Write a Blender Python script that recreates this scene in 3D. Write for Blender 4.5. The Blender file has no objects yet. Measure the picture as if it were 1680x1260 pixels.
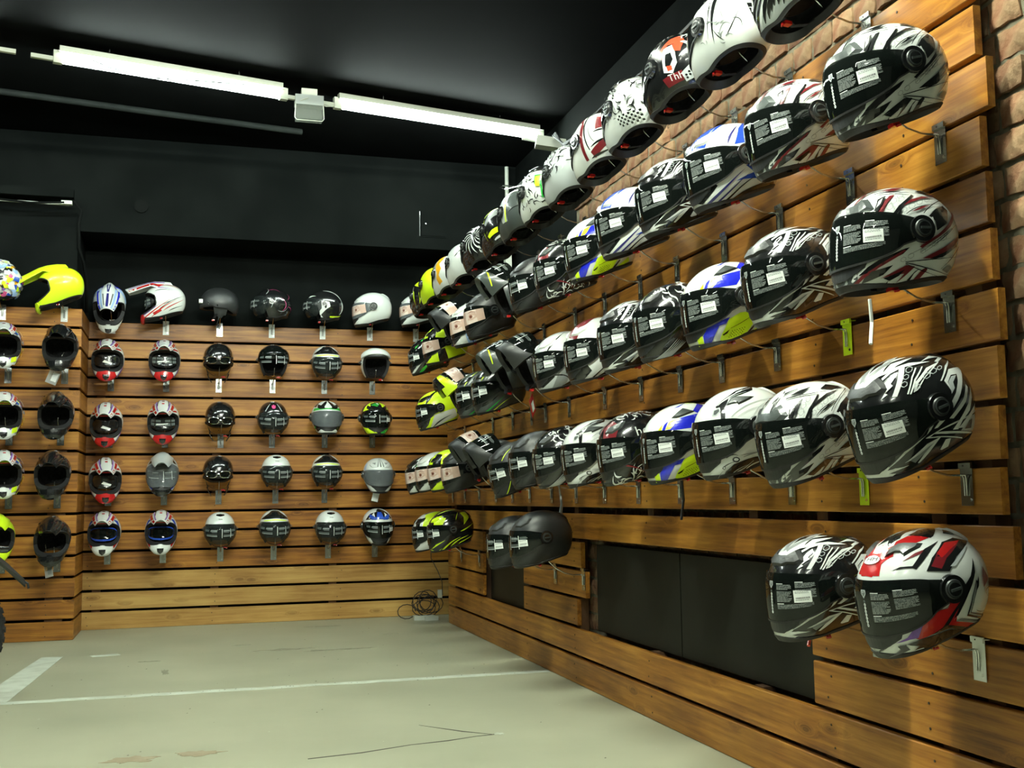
import bpy, math, random
from mathutils import Vector, Matrix
from mathutils.geometry import tessellate_polygon
R = math.radians
C = bpy.context.scene.collection
rnd = random.Random(7)

# ------------------------------------------------------------------ camera, world, exposure
cd = bpy.data.cameras.new('camera'); cam = bpy.data.objects.new('camera', cd); C.objects.link(cam)
yaw, pit, rol = 0.28341, 0.102728, -0.012936
f = Vector((math.sin(yaw)*math.cos(pit), math.cos(yaw)*math.cos(pit), math.sin(pit)))
rt = Vector((math.cos(yaw), -math.sin(yaw), 0)); up = rt.cross(f)
r2 = math.cos(rol)*rt + math.sin(rol)*up; u2 = -math.sin(rol)*rt + math.cos(rol)*up
cam.matrix_world = Matrix(((r2.x, u2.x, -f.x, -1.865), (r2.y, u2.y, -f.y, -8.7704), (r2.z, u2.z, -f.z, .9395), (0, 0, 0, 1)))
cd.sensor_width = 36; cd.lens = 1793.7/1680*36; cd.clip_start = .05; cd.clip_end = 60
sc = bpy.context.scene; sc.camera = cam
sc.view_settings.view_transform = 'Standard'; sc.view_settings.look = 'None'
sc.view_settings.gamma = 1; sc.view_settings.exposure = 1.5; sc.view_settings.use_curve_mapping = False
w = bpy.data.worlds.new('world'); sc.world = w; w.use_nodes = True
w.node_tree.nodes['Background'].inputs[0].default_value = (.5, .6, .55, 1)
w.node_tree.nodes['Background'].inputs[1].default_value = .02
TUBE_POWER = 64.0      # emission of the fluorescent tubes in view
ROOM_POWER = 65.0      # emission of the same tubes further back in the shop
CEIL = 3.62

# ------------------------------------------------------------------ materials
MATS = {}
def principled(name, col, rough=.5, metal=0, coat=0, spec=.5, alpha=1, emis=None, es=0):
    if name in MATS: return MATS[name]
    m = bpy.data.materials.new(name); m.use_nodes = True
    b = m.node_tree.nodes['Principled BSDF']
    b.inputs['Base Color'].default_value = (*col, 1)
    b.inputs['Roughness'].default_value = rough
    b.inputs['Metallic'].default_value = metal
    b.inputs['Coat Weight'].default_value = coat
    b.inputs['Coat Roughness'].default_value = .04
    b.inputs['Specular IOR Level'].default_value = spec
    b.inputs['Alpha'].default_value = alpha
    if emis:
        b.inputs['Emission Color'].default_value = (*emis, 1); b.inputs['Emission Strength'].default_value = es
    MATS[name] = m
    return m
def N(m, t, **kw):
    n = m.node_tree.nodes.new(t)
    for k, v in kw.items(): setattr(n, k, v)
    return n
def noisy(name, c1, c2, scale, rough=.6, bump=.0, stretch=(1, 1, 1), coords='Object', detail=6, spec=.3, rand=0, lo=.35, hi=.65):
    """two colours mixed by noise, optional bump and a per-object random brightness"""
    if name in MATS: return MATS[name]
    m = principled(name, c1, rough, spec=spec); b = m.node_tree.nodes['Principled BSDF']; L = m.node_tree.links.new
    tc = N(m, 'ShaderNodeTexCoord'); mp = N(m, 'ShaderNodeMapping'); mp.inputs['Scale'].default_value = stretch
    L(tc.outputs[coords], mp.inputs[0])
    nz = N(m, 'ShaderNodeTexNoise'); nz.inputs['Scale'].default_value = scale; nz.inputs['Detail'].default_value = detail
    L(mp.outputs[0], nz.inputs['Vector'])
    rp = N(m, 'ShaderNodeValToRGB'); rp.color_ramp.elements[0].position = lo; rp.color_ramp.elements[1].position = hi
    rp.color_ramp.elements[0].color = (*c1, 1); rp.color_ramp.elements[1].color = (*c2, 1)
    L(nz.outputs[0], rp.inputs[0]); out = rp.outputs[0]
    if rand:
        oi = N(m, 'ShaderNodeObjectInfo'); mr = N(m, 'ShaderNodeMapRange')
        mr.inputs['To Min'].default_value = 1-rand; mr.inputs['To Max'].default_value = 1+rand
        L(oi.outputs['Random'], mr.inputs[0])
        hs = N(m, 'ShaderNodeHueSaturation'); L(mr.outputs[0], hs.inputs['Value']); L(out, hs.inputs['Color']); out = hs.outputs[0]
    L(out, b.inputs['Base Color'])
    if bump:
        bp = N(m, 'ShaderNodeBump'); bp.inputs['Strength'].default_value = bump; bp.inputs['Distance'].default_value = .01
        L(nz.outputs[0], bp.inputs['Height']); L(bp.outputs[0], b.inputs['Normal'])
    return m
def wood(name, dark, mid, light, rand=.16):
    """stained softwood: long grain along local X, rings around knots, blotches"""
    m = principled(name, mid, .42, spec=.35); b = m.node_tree.nodes['Principled BSDF']; L = m.node_tree.links.new
    tc = N(m, 'ShaderNodeTexCoord'); oi = N(m, 'ShaderNodeObjectInfo')
    sh = N(m, 'ShaderNodeVectorMath', operation='SCALE'); sh.inputs[0].default_value = (31, 17, 23); L(oi.outputs['Random'], sh.inputs['Scale'])
    ad = N(m, 'ShaderNodeVectorMath', operation='ADD'); L(tc.outputs['Object'], ad.inputs[0]); L(sh.outputs[0], ad.inputs[1])
    # knots
    kv = N(m, 'ShaderNodeMapping'); kv.inputs['Scale'].default_value = (2.9, 8, 8); L(ad.outputs[0], kv.inputs[0])
    vo = N(m, 'ShaderNodeTexVoronoi'); vo.inputs['Scale'].default_value = 1.0; L(kv.outputs[0], vo.inputs['Vector'])
    kr = N(m, 'ShaderNodeMapRange'); kr.inputs['From Min'].default_value = 0; kr.inputs['From Max'].default_value = .27
    kr.inputs['To Min'].default_value = 1; kr.inputs['To Max'].default_value = 0; L(vo.outputs['Distance'], kr.inputs[0])
    kp = N(m, 'ShaderNodeMath', operation='POWER'); kp.inputs[1].default_value = 2.2; L(kr.outputs[0], kp.inputs[0])
    # grain
    gm = N(m, 'ShaderNodeMapping'); gm.inputs['Scale'].default_value = (1.2, 26, 26); L(ad.outputs[0], gm.inputs[0])
    off = N(m, 'ShaderNodeVectorMath', operation='ADD'); L(gm.outputs[0], off.inputs[0])
    ks = N(m, 'ShaderNodeMath', operation='MULTIPLY'); ks.inputs[1].default_value = 2.6; L(kp.outputs[0], ks.inputs[0])
    L(ks.outputs[0], off.inputs[1])
    gn = N(m, 'ShaderNodeTexNoise'); gn.inputs['Scale'].default_value = 1.6; gn.inputs['Detail'].default_value = 7; gn.inputs['Roughness'].default_value = .65
    L(off.outputs[0], gn.inputs['Vector'])
    bl = N(m, 'ShaderNodeTexNoise'); bl.inputs['Scale'].default_value = 2.3; bl.inputs['Detail'].default_value = 3; L(ad.outputs[0], bl.inputs['Vector'])
    mx = N(m, 'ShaderNodeMix', data_type='FLOAT'); mx.inputs[0].default_value = .38
    L(gn.outputs[0], mx.inputs[2]); L(bl.outputs[0], mx.inputs[3])
    rp = N(m, 'ShaderNodeValToRGB'); e = rp.color_ramp.elements
    e[0].position = .36; e[0].color = (*dark, 1); e[1].position = .66; e[1].color = (*light, 1)
    e2 = rp.color_ramp.elements.new(.5); e2.color = (*mid, 1)
    L(mx.outputs[0], rp.inputs[0])
    km = N(m, 'ShaderNodeMix', data_type='RGBA'); L(rp.outputs[0], km.inputs['A']); km.inputs['B'].default_value = (dark[0]*.45, dark[1]*.4, dark[2]*.4, 1)
    kk = N(m, 'ShaderNodeMath', operation='MULTIPLY'); kk.inputs[1].default_value = .85; L(kp.outputs[0], kk.inputs[0]); L(kk.outputs[0], km.inputs['Factor'])
    mr = N(m, 'ShaderNodeMapRange'); mr.inputs['To Min'].default_value = 1-rand; mr.inputs['To Max'].default_value = 1+rand; L(oi.outputs['Random'], mr.inputs[0])
    hs = N(m, 'ShaderNodeHueSaturation'); L(mr.outputs[0], hs.inputs['Value']); L(km.outputs['Result'], hs.inputs['Color'])
    L(hs.outputs[0], b.inputs['Base Color'])
    bp = N(m, 'ShaderNodeBump'); bp.inputs['Strength'].default_value = .12; bp.inputs['Distance'].default_value = .004; L(gn.outputs[0], bp.inputs['Height']); L(bp.outputs[0], b.inputs['Normal'])
    MATS[name] = m
    return m
WOOD = wood('stained_wood', (.125, .041, .005), (.29, .115, .014), (.48, .225, .034))
PALE = wood('pale_wood', (.26, .125, .028), (.40, .225, .060), (.52, .33, .10), .06)
BATT = noisy('batten_wood', (.05, .025, .012), (.12, .06, .025), 9, .8, .2)
BLACKWALL = noisy('black_painted_plaster', (.0035, .0045, .0041), (.0062, .0076, .007), 3, .85, .12, spec=.04)
CEILM = noisy('black_painted_ceiling', (.0012, .0015, .0014), (.0022, .0027, .0026), 2.2, .85, .15, spec=.04)
PANELM = noisy('black_board', (.007, .008, .006), (.011, .012, .009), 5, .5, .1, spec=.15)
MORTAR = noisy('mortar', (.09, .085, .055), (.19, .17, .115), 22, .95, .6)
DARKGAP = noisy('dark_wall_behind_slats', (.012, .009, .006), (.03, .02, .012), 6, .9)
BRICKM = noisy('old_brick', (.15, .058, .028), (.23, .155, .085), 13, .95, 2.2, rand=.35, lo=.32, hi=.68)
STEEL = principled('zinc_plate', (.42, .44, .42), .22, 1)
WIRE = principled('wire_steel', (.55, .56, .53), .25, 1)
RUBBER = principled('black_rubber', (.012, .012, .012), .55)
MATTE = principled('dull_black', (.006, .007, .0065), .9, spec=.05)
CLOTH = noisy('black_liner_cloth', (.008, .008, .008), (.02, .02, .022), 60, .95, .3)
PLAST = principled('white_plastic', (.55, .58, .50), .4)
TUBEM = principled('tube_light', (.9, .95, .9), .3, emis=(.86, 1.0, .93), es=TUBE_POWER)
ROOMTUBE = {k: principled('room_tube_light_%d' % k, (.9, .95, .9), .3, emis=(.93, 1.0, .86), es=ROOM_POWER*k) for k in (1, 2, 6)}
G = {  # helmet paints
 'w': principled('white_paint', (.66, .70, .66), .22, coat=.6), 'k': principled('gloss_black_paint', (.008, .009, .009), .2, coat=.8),
 'm': principled('matt_black_paint', (.018, .020, .020), .42), 'g': principled('grey_paint', (.20, .22, .21), .35, coat=.3),
 's': principled('silver_paint', (.42, .46, .45), .3, coat=.4), 'r': principled('red_paint', (.42, .012, .012), .22, coat=.6),
 'R': principled('dark_red_paint', (.15, .01, .014), .3, coat=.4), 'O': principled('orange_red_paint', (.75, .07, .03), .25, coat=.4),
 'b': principled('blue_paint', (.012, .02, .52), .22, coat=.6), 'B': principled('mid_blue_paint', (.02, .07, .42), .25, coat=.5),
 'n': principled('navy_paint', (.02, .018, .14), .3, coat=.4), 'y': principled('fluorescent_yellow_paint', (.62, .86, .015), .3, coat=.3),
 'Y': principled('warm_yellow_paint', (.85, .80, .04), .25, coat=.4), 'G': principled('green_paint', (.03, .34, .05), .25, coat=.4),
 'o': principled('gold_paint', (.75, .36, .01), .3, coat=.3), 'p': principled('pink_paint', (.60, .07, .22), .3, coat=.3),
 'l': principled('light_blue_paint', (.30, .45, .70), .3, coat=.4), 'd': principled('charcoal_paint', (.045, .055, .052), .35, coat=.3),
 'f': principled('skin_print', (.55, .38, .30), .35), 'F': principled('skin_print_pale', (.66, .55, .48), .35),
 'h': principled('brow_print', (.26, .11, .065), .35), 'i': principled('iris_print', (.10, .03, .02), .3), 'W': principled('label_white', (.80, .84, .80), .5),
 't': principled('label_print_grey', (.11, .13, .125), .5), 'c': principled('chrome', (.7, .72, .7), .12, 1),
 'T': principled('label_text_ink', (.05, .05, .05), .6), 'P': principled('purple_paint', (.16, .06, .35), .3, coat=.4)}
def clear(name, col, alpha, rough=.04):
    return principled(name, col, rough, alpha=alpha, spec=.45, coat=.0)
V_DARK = clear('smoked_visor', (.005, .007, .006), .90)
V_CLEAR = clear('clear_visor', (.022, .028, .027), .5)
V_MIRROR = clear('mirror_visor', (.16, .18, .185), .55, .08)

# ------------------------------------------------------------------ mesh helpers
class MB:
    def __init__(s): s.v = []; s.f = []; s.m = []; s.mats = []
    def mi(s, mat):
        if mat not in s.mats: s.mats.append(mat)
        return s.mats.index(mat)
    def add(s, vs, fs, mat):
        n = len(s.v); i = s.mi(mat); s.v += [tuple(a) for a in vs]
        for q in fs: s.f.append(tuple(k+n for k in q)); s.m.append(i)
    def box(s, x0, x1, y0, y1, z0, z1, mat):
        v = [(x, y, z) for x in (x0, x1) for y in (y0, y1) for z in (z0, z1)]
        s.add(v, [(0, 1, 3, 2), (4, 6, 7, 5), (0, 4, 5, 1), (2, 3, 7, 6), (0, 2, 6, 4), (1, 5, 7, 3)], mat)
    def tube(s, pts, r, mat, n=8, cap=True):
        pts = [Vector(p) for p in pts]; vs = []; rr = r if isinstance(r, (list, tuple)) else [r]*len(pts)
        t = (pts[1]-pts[0]).normalized(); a = t.orthogonal().normalized()
        for i, p in enumerate(pts):
            t = (pts[min(i+1, len(pts)-1)]-pts[max(i-1, 0)]).normalized()
            a = (a - t*a.dot(t)).normalized(); b = t.cross(a)
            for k in range(n):
                c = 2*math.pi*k/n; vs.append(p + (a*math.cos(c)+b*math.sin(c))*rr[i])
        fs = [(i*n+k, i*n+(k+1) % n, (i+1)*n+(k+1) % n, (i+1)*n+k) for i in range(len(pts)-1) for k in range(n)]
        if cap: fs += [tuple(range(n))[::-1], tuple((len(pts)-1)*n+k for k in range(n))]
        s.add(vs, fs, mat)
    def disc(s, c, nrm, r, h, mat, n=20, r2=None):
        c = Vector(c); nrm = Vector(nrm).normalized(); s.tube([c, c+nrm*h], [r, r if r2 is None else r2], mat, n)
    def mesh(s, name, smooth=False, ang=None):
        me = bpy.data.meshes.new(name); me.from_pydata(s.v, [], s.f)
        for m in s.mats: me.materials.append(m)
        me.polygons.foreach_set('material_index', s.m)
        if smooth: me.polygons.foreach_set('use_smooth', [True]*len(s.f))
        me.update()
        if smooth and ang: me.set_sharp_from_angle(angle=R(ang))
        return me
def obj(name, me, parent=None, loc=(0, 0, 0), rot=(0, 0, 0)):
    if isinstance(me, MB): me = me.mesh(name)
    o = bpy.data.objects.new(name, me); C.objects.link(o); o.location = loc; o.rotation_euler = rot
    if parent: o.parent = parent
    return o
def tag(o, label, cat, group=None):
    o['label'] = label; o['category'] = cat
    if group: o['group'] = group
    return o
def empty(name, loc=(0, 0, 0), rot=(0, 0, 0)):
    o = bpy.data.objects.new(name, None); C.objects.link(o); o.location = loc; o.rotation_euler = rot
    o.empty_display_size = .05; return o
def structure(name, me, **k):
    o = obj(name, me, **k); o['kind'] = 'structure'; return o

# ------------------------------------------------------------------ room shell
b = MB(); b.box(-9, 4, -15, 1.2, -.1, 0, noisy('painted_concrete', (.28, .29, .20), (.36, .37, .26), 1.3, .42, .04, spec=.45, lo=.3, hi=.7)); floor = structure('floor', b)
b = MB(); b.box(-9, 4, -15, 1.2, CEIL, CEIL+.1, CEILM); structure('ceiling', b)
b = MB(); b.box(-9, 1, .045, .2, 0, CEIL, BLACKWALL); wall_back = structure('wall_back', b)
b = MB(); b.box(-9, .62, -.42, .045, 2.9, CEIL, BLACKWALL); structure('trim_1', b)          # deep black beam over the back wall
b = MB(); b.box(-9, -2.69, -.53, .045, 0, 2.9, BLACKWALL); wall_left = structure('wall_left', b)  # pier on the left
b = MB(); b.box(.62, .8, -15, .045, 0, CEIL, BLACKWALL); structure('wall_outer', b)
b = MB(); b.box(-9.1, -9, -15, 1, 0, CEIL, BLACKWALL); structure('wall_far_left', b)
b = MB(); b.box(-9, 4, -15.1, -15, 0, CEIL, noisy('grey_wall', (.1, .1, .09), (.16, .16, .14), 2)); structure('wall_front', b)
# right wall: low dark wall, then the brick wall from Y=-3.36 towards the camera
b = MB(); b.box(.065, .12, -3.36, -.62, 0, 2.27, DARKGAP); b.box(.085, .3, -6.68, -3.36, 0, 2.83, MORTAR)
b.box(.05, .31, -12, -6.68, 0, 2.9, BLACKWALL)
wall_right = structure('wall_right', b)

# bricks
def brick_mesh(L_, H_, seed):
    rr = random.Random(seed); nx, nz = 5, 3; v = []; fs = []
    # front face grid at x=-d, length along y, rounded irregular edge
    for j in range(nz+1):
        for i in range(nx+1):
            y = -L_/2+L_*i/nx; z = -H_/2+H_*j/nz; e = i in (0, nx) or j in (0, nz)
            v.append((rr.uniform(-.003, .003)+(.0 if not e else .006), y+rr.uniform(-.004, .004), z+rr.uniform(-.003, .003)))
    for j in range(nz):
        for i in range(nx):
            a = j*(nx+1)+i; fs.append((a, a+nx+1, a+nx+2, a+1))
    ring = [i for i in range(nx+1)]+[j*(nx+1)+nx for j in range(1, nz+1)]+[nz*(nx+1)+i for i in range(nx-1, -1, -1)]+[j*(nx+1) for j in range(nz-1, 0, -1)]
    n0 = len(v)
    for k in ring: v.append((.03, v[k][1], v[k][2]))
    m = len(ring)
    for k in range(m): fs.append((ring[k], ring[(k+1) % m], n0+(k+1) % m, n0+k))
    b = MB(); b.add(v, fs, BRICKM); return b.mesh('brick', True, 22)
STR = [brick_mesh(.228, .072, s) for s in range(5)]; HDR = [brick_mesh(.105, .072, s+20) for s in range(4)]
hid = MB(); nb = 0
for c in range(32):
    z = .045+c*.0875; hdr = c % 2; y = -3.36-(.06 if hdr else .0)
    if z > 2.8: break
    while y > -6.66:
        L_ = .12 if hdr else .243
        if y-L_ < -6.70: L_ = .12
        me = rnd.choice(HDR if L_ < .2 else STR); yc = y-L_/2; y -= L_
        if yc < -6.66: break
        seen = z > 2.24 or yc < -6.42
        if seen:
            o = obj('brick', me, wall_right, (.072+rnd.uniform(-.006, .006), yc, z), (rnd.uniform(-.02, .02), 0, 0)); nb += 1
        else:
            for q in [0]:
                hid.add([(a[0]+.075, a[1]+yc, a[2]+z) for a in (vv.co for vv in me.vertices)], [tuple(p.vertices) for p in me.polygons], BRICKM)
o = obj('hidden_bricks', hid, wall_right); o['kind'] = 'stuff'

# slats
def slat_mesh(L_, H_, T_=.022, mat=WOOD, name='slat'):
    b = MB(); c = .0025; v = []; fs = []
    prof = [(0, -H_/2), (-T_+c, -H_/2), (-T_, -H_/2+c), (-T_, H_/2-c), (-T_+c, H_/2), (0, H_/2)]
    for x in (-L_/2, L_/2):
        for (y, z) in prof: v.append((x, y, z))
    n = len(prof)
    for k in range(n): fs.append((k, n+k, n+(k+1) % n, (k+1) % n))
    fs += [tuple(range(n)), tuple(range(2*n-1, n-1, -1))]
    b.add(v, fs, mat); return b.mesh(name)
SCREW = MB(); SCREW.disc((0, 0, 0), (0, -1, 0), .0035, .0012, principled('screw_head', (.03, .02, .012), .5), 8); SCREW = SCREW.mesh('screw')
def slat(parent, a, b_, z0, z1, axis, plane, mat=WOOD, screws=()):
    """axis 'x': runs along X at Y=plane facing -Y; axis 'y': runs along Y at X=plane facing -X"""
    L_ = abs(b_-a); me = slat_mesh(L_, z1-z0, .022, mat); mid = (a+b_)/2; zc = (z0+z1)/2; t = rnd.uniform(-.0012, .0012)
    if axis == 'x': o = obj('slat', me, parent, (mid, plane+.022, zc), (0, t, 0))
    else: o = obj('slat', me, parent, (plane+.022, mid, zc), (0, t, -math.pi/2))
    return o
P = .145
wood_screws = MB(); SM = principled('screw_head', (.03, .02, .012), .5)
def screw(x, y, z, ax):
    wood_screws.disc((x, y, z), (0, -1, 0) if ax == 'x' else (-1, 0, 0), .0038, .0015, SM, 6)
for k in range(16):
    z0 = k*P+.001; z1 = z0+.125+rnd.uniform(-.001, .002); mat = PALE if k < 3 else WOOD
    slat(wall_back, -2.66, .5, z0, z1, 'x', 0, mat)
    for x in (-2.6, -1.7, -.75):
        for dz in (.03, .09): screw(x+rnd.uniform(-.02, .02), -.001, z0+dz, 'x')
    slat(wall_left, -4.2, -2.645, z0, z1, 'x', -.58)           # pier front
    o = obj('slat', slat_mesh(.54, z1-z0, .022, WOOD), wall_left, (-2.665, -.29, z0/2+z1/2), (0, 0, math.pi/2))  # pier return
    for dz in (.03, .095): screw(-2.83+rnd.uniform(-.01, .01), -.581, z0+dz, 'x')
for x in (-2.55, -1.7, -.8, .2):
    obj('batten', (lambda q: (q.box(x-.03, x+.03, .021, .046, 0, 2.31, BATT), q)[1])(MB()), wall_back)
for x in (-3.7, -2.8):
    obj('batten', (lambda q: (q.box(x-.035, x+.08, -.559, -.529, 0, 2.31, BATT), q)[1])(MB()), wall_left)
for y in (-.75, -1.55, -2.62, -3.45, -4.4, -5.3, -5.74, -6.3, -6.48):
    z1 = 2.25
    if y in (-4.4, -5.3):
        for (a, c) in ((0, .28), (.75, z1)): obj('batten', (lambda q: (q.box(.021, .066, y-.03, y+.03, a, c, BATT), q)[1])(MB()), wall_right)
    else: obj('batten', (lambda q: (q.box(.021, .066, y-.03, y+.03, 0, z1, BATT), q)[1])(MB()), wall_right)
for k in range(16):
    z0 = k*P+.001; z1 = z0+.127+rnd.uniform(-.001, .003); e = -6.57+rnd.uniform(-.025, .012)
    if k in (6, 5): z1 -= .004
    if k == 6: z0 += .012
    if k < 2: segs = [(-7.2, -.58)]
    elif k in (2, 3, 4):
        segs = [(e-.04*(5-k), -5.69+rnd.uniform(-.004, .004)), (-(3.62-.13*(k == 2)+.0*(k)), -2.56), (-1.62, -.58)]
        if k == 4: segs[1] = (-3.56, -2.56)
    elif k == 15: segs = [(-6.55, -3.75)]
    elif k == 14: segs = [(-6.56, -2.2)]
    else: segs = [(e, -.58)]
    for (a, c) in segs:
        slat(wall_right, a, c, z0, z1, 'y', 0)
        for y in (-6.26, -5.78, -4.4, -3.45, -2.62, -1.55, -.75):
            if a < y < c:
                for dz in (.03, .095): screw(-.001, y+rnd.uniform(-.015, .015), z0+dz, 'y')
o = obj('screws', wood_screws, wall_right); o['kind'] = 'stuff'
# black boards in the two openings of the right wall
for i, (a, c) in enumerate(((-4.62, -3.66), (-5.72, -4.63))):
    o = obj('board', (lambda q: (q.box(.046, .063, a, c, .285, .70, PANELM), q)[1])(MB()), wall_right)
obj('board', (lambda q: (q.box(.05, .064, -2.6, -1.66, .27, .74, PANELM), q)[1])(MB()), wall_right)
# floor paint
FP = noisy('worn_floor_paint', (.50, .54, .45), (.36, .39, .31), 9, .6, lo=.42, hi=.75)
def ribbon(name, pts, mat, z=.0012):
    b = MB(); b.add([(x, y, z) for x, y in pts]+[(x, y, 0) for x, y in pts], [tuple(range(len(pts)))]+[(i, i+len(pts), (i+1) % len(pts)+len(pts), (i+1) % len(pts)) for i in range(len(pts))], mat)
    return obj(name, b, floor)
def wobble(x0, x1, y, h, n=40, a=.006):
    t = [(x0+(x1-x0)*i/n, y-h/2+rnd.uniform(-a, a)) for i in range(n+1)]
    return t+[(x0+(x1-x0)*i/n, y+h/2+rnd.uniform(-a, a)) for i in range(n, -1, -1)]
ribbon('painted_line', wobble(-4.2, -.01, -3.03, .068, 60, .009), FP)
ribbon('painted_line', [(-2.86, -3.0), (-2.70, -3.0), (-2.655, -2.2), (-2.615, -1.45), (-2.74, -1.43), (-2.80, -2.2)], FP, .0016)
ribbon('paint_patch', [(-2.46, -1.47), (-2.30, -1.42), (-2.28, -1.50), (-2.44, -1.53)], FP)
ST = noisy('bare_concrete_patch', (.24, .20, .125), (.29, .25, .165), 20, .7)
def blob(cx, cy, rx, ry, mat, name, n=26, a=.35, hole=None):
    pts = []
    for i in range(n):
        t = 2*math.pi*i/n; k = 1+rnd.uniform(-a, a); pts.append((cx+rx*k*math.cos(t), cy+ry*k*math.sin(t)))
    return ribbon(name, pts, mat)
blob(-2.07, -4.42, .085, .05, ST, 'bare_patch'); blob(-1.83, -4.40, .09, .04, ST, 'bare_patch')
CR = principled('crack_dark', (.06, .055, .045), .9)
crack = [(-1.45, -4.63), (-1.25, -4.60), (-1.05, -4.53), (-.9, -4.51), (-.78, -4.47), (-.70, -4.46)]
pts = [(x, y) for x, y in crack]+[(x, y+.004+rnd.uniform(0, .006)) for x, y in crack[::-1]]
ribbon('floor_crack', pts, CR)
ribbon('floor_crack', [(-.70, -4.46), (-.8, -4.36), (-.95, -4.18), (-.81, -4.365)], CR)
blob(-.68, -4.45, .02, .02, FP, 'paint_patch')
def streak(x, y, l, h, mat):
    blob(x, y, l, h, mat, 'floor_stain', 22, .45)
GR = noisy('floor_grime', (.17, .165, .115), (.27, .275, .19), 26, .6, lo=.3, hi=.6)
for (x, y, l, h) in ((-1.30, -1.62, .16, .035), (-.98, -1.75, .18, .03), (-.93, -.45, .10, .012), (-2.10, -1.85, .05, .012), (-1.55, -1.30, .05, .008), (-.55, -1.1, .06, .01), (-2.0, -2.3, .02, .09)): streak(x, y, l, h, GR)
specks = MB()
for i in range(150):
    x, y = rnd.uniform(-3, -.05), rnd.uniform(-5, -.3); s = rnd.uniform(.002, .006)
    if rnd.random() < .35: y = -3.03+rnd.uniform(-.05, .05)
    specks.add([(x-s, y-s, .003), (x+s, y-s*.4, .003), (x+s*.5, y+s, .004)], [(0, 1, 2)], rnd.choice([CR, CR, FP]))
o = obj('dirt_specks', specks, floor); o['kind'] = 'stuff'

# ------------------------------------------------------------------ helmet surfaces
class Shape:
    def __init__(s, prof, B=.127, p=2.25, low=.10, port=None, rim=None, rimz=(-.135, -.122, -.108)):
        s.prof = prof; s.B = B; s.p = p; s.low = low; s.port = port; s.rimf = rim; s.rimz = rimz; s._rc = {}
    def rs(s, ph):
        P_ = s.prof; n = len(P_); ph = ph % 360
        for i in range(n):
            a0, r0 = P_[i]; a1, r1 = P_[(i+1) % n]; a1u = a1 if i < n-1 else a1+360
            q = ph if ph >= P_[0][0] else ph+360
            if a0 <= q <= a1u:
                t = (q-a0)/(a1u-a0); rm = P_[i-1][1]; rp = P_[(i+2) % n][1]
                return .5*((2*r0)+(-rm+r1)*t+(2*rm-5*r0+4*r1-rp)*t*t+(-rm+3*r0-3*r1+rp)*t**3)
        return P_[0][1]
    def r(s, d):
        x, y, z = d; q = math.hypot(x, z); ph = math.degrees(math.atan2(z, x)); e = math.degrees(math.asin(max(-1, min(1, z))))
        B = s.B*(1-s.low*max(0, -e)/50)
        return ((q/s.rs(ph))**s.p+(abs(y)/B)**s.p)**(-1/s.p)
    def dir(s, a, e):
        a, e = R(a), R(e); return (math.cos(e)*math.cos(a), math.cos(e)*math.sin(a), math.sin(e))
    def pt(s, d, off=0, k=1):
        q = s.r(d)*k+off; return (d[0]*q, d[1]*q, d[2]*q)
    def rim(s, a):
        a = (a+180) % 360-180; key = round(a, 2)
        if key in s._rc: return s._rc[key]
        if s.rimf: v = s.rimf(abs(a))
        else:
            c = math.cos(R(a)); f_, m_, b_ = s.rimz; z = m_+(f_-m_)*c if c > 0 else m_+(b_-m_)*-c
            lo, hi = -85, 0
            for _ in range(24):
                md = (lo+hi)/2; d = s.dir(a, md)
                if s.r(d)*d[2] < z: lo = md
                else: hi = md
            v = lo
        s._rc[key] = v; return v
FFP = [(0, .166), (15, .164), (30, .160), (50, .151), (70, .144), (90, .141), (110, .144), (130, .152), (150, .162), (170, .168), (190, .166), (210, .166), (230, .16), (250, .15), (270, .15), (290, .16), (308, .196), (321, .212), (333, .192), (347, .175)]
MXP = [(0, .162), (15, .160), (30, .157), (50, .150), (70, .143), (90, .140), (110, .143), (130, .152), (150, .162), (170, .168), (190, .166), (210, .166), (230, .16), (250, .15), (270, .15), (290, .17), (308, .215), (322, .250), (335, .215), (348, .175)]
JTP = [(0, .155), (30, .154), (60, .148), (90, .142), (120, .148), (150, .158), (180, .160), (210, .158), (240, .15), (270, .15), (300, .15), (330, .155)]
def ff_port(a):
    t = min(1, abs(a)/64); k = t**5; return (-21+10*k, 17-4*k)
def mx_port(a):
    t = min(1, abs(a)/60); k = t**4; return (-24+11*k, 29-13*k)
def sm(x): x = max(0, min(1, x)); return x*x*(3-2*x)
FF = Shape(FFP, port=(64, ff_port)); MX = Shape(MXP, port=(60, mx_port), B=.125)
JT = Shape(JTP, B=.121, rim=lambda a: 20-78*sm((a-52)/17)+18*sm((a-100)/60))
HF = Shape(JTP, B=.122, rim=lambda a: -12-8*sm((a-60)/30)-10*sm((a-110)/50))
def e_levels(S, a):
    r0 = S.rim(a)
    if S.port:
        ap, pf = S.port; eb, et = pf(min(abs(a), ap) if abs(a) <= ap else ap)
        k = sm((abs(a)-ap)/50); eb = eb*(1-k)+(-22)*k; et = et*(1-k)+12*k
        return [r0+(eb-r0)*i/7 for i in range(7)]+[eb+(et-eb)*i/6 for i in range(6)]+[et+(90-et)*i/13 for i in range(14)]
    return [r0+(90-r0)*(i/20) for i in range(21)]
def columns(S):
    if S.port:
        ap = S.port[0]; f_ = [ap*i/14 for i in range(15)]; b_ = [ap+(180-ap)*i/20 for i in range(1, 21)]
        h = f_+b_
    else: h = [i*5.5 for i in range(10)]+[55+i*2.1 for i in range(9)]+[72+i*6 for i in range(1, 18)]+[180]
    return [-x for x in h[:0:-1]][1:]+h
_cache = {}
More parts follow.
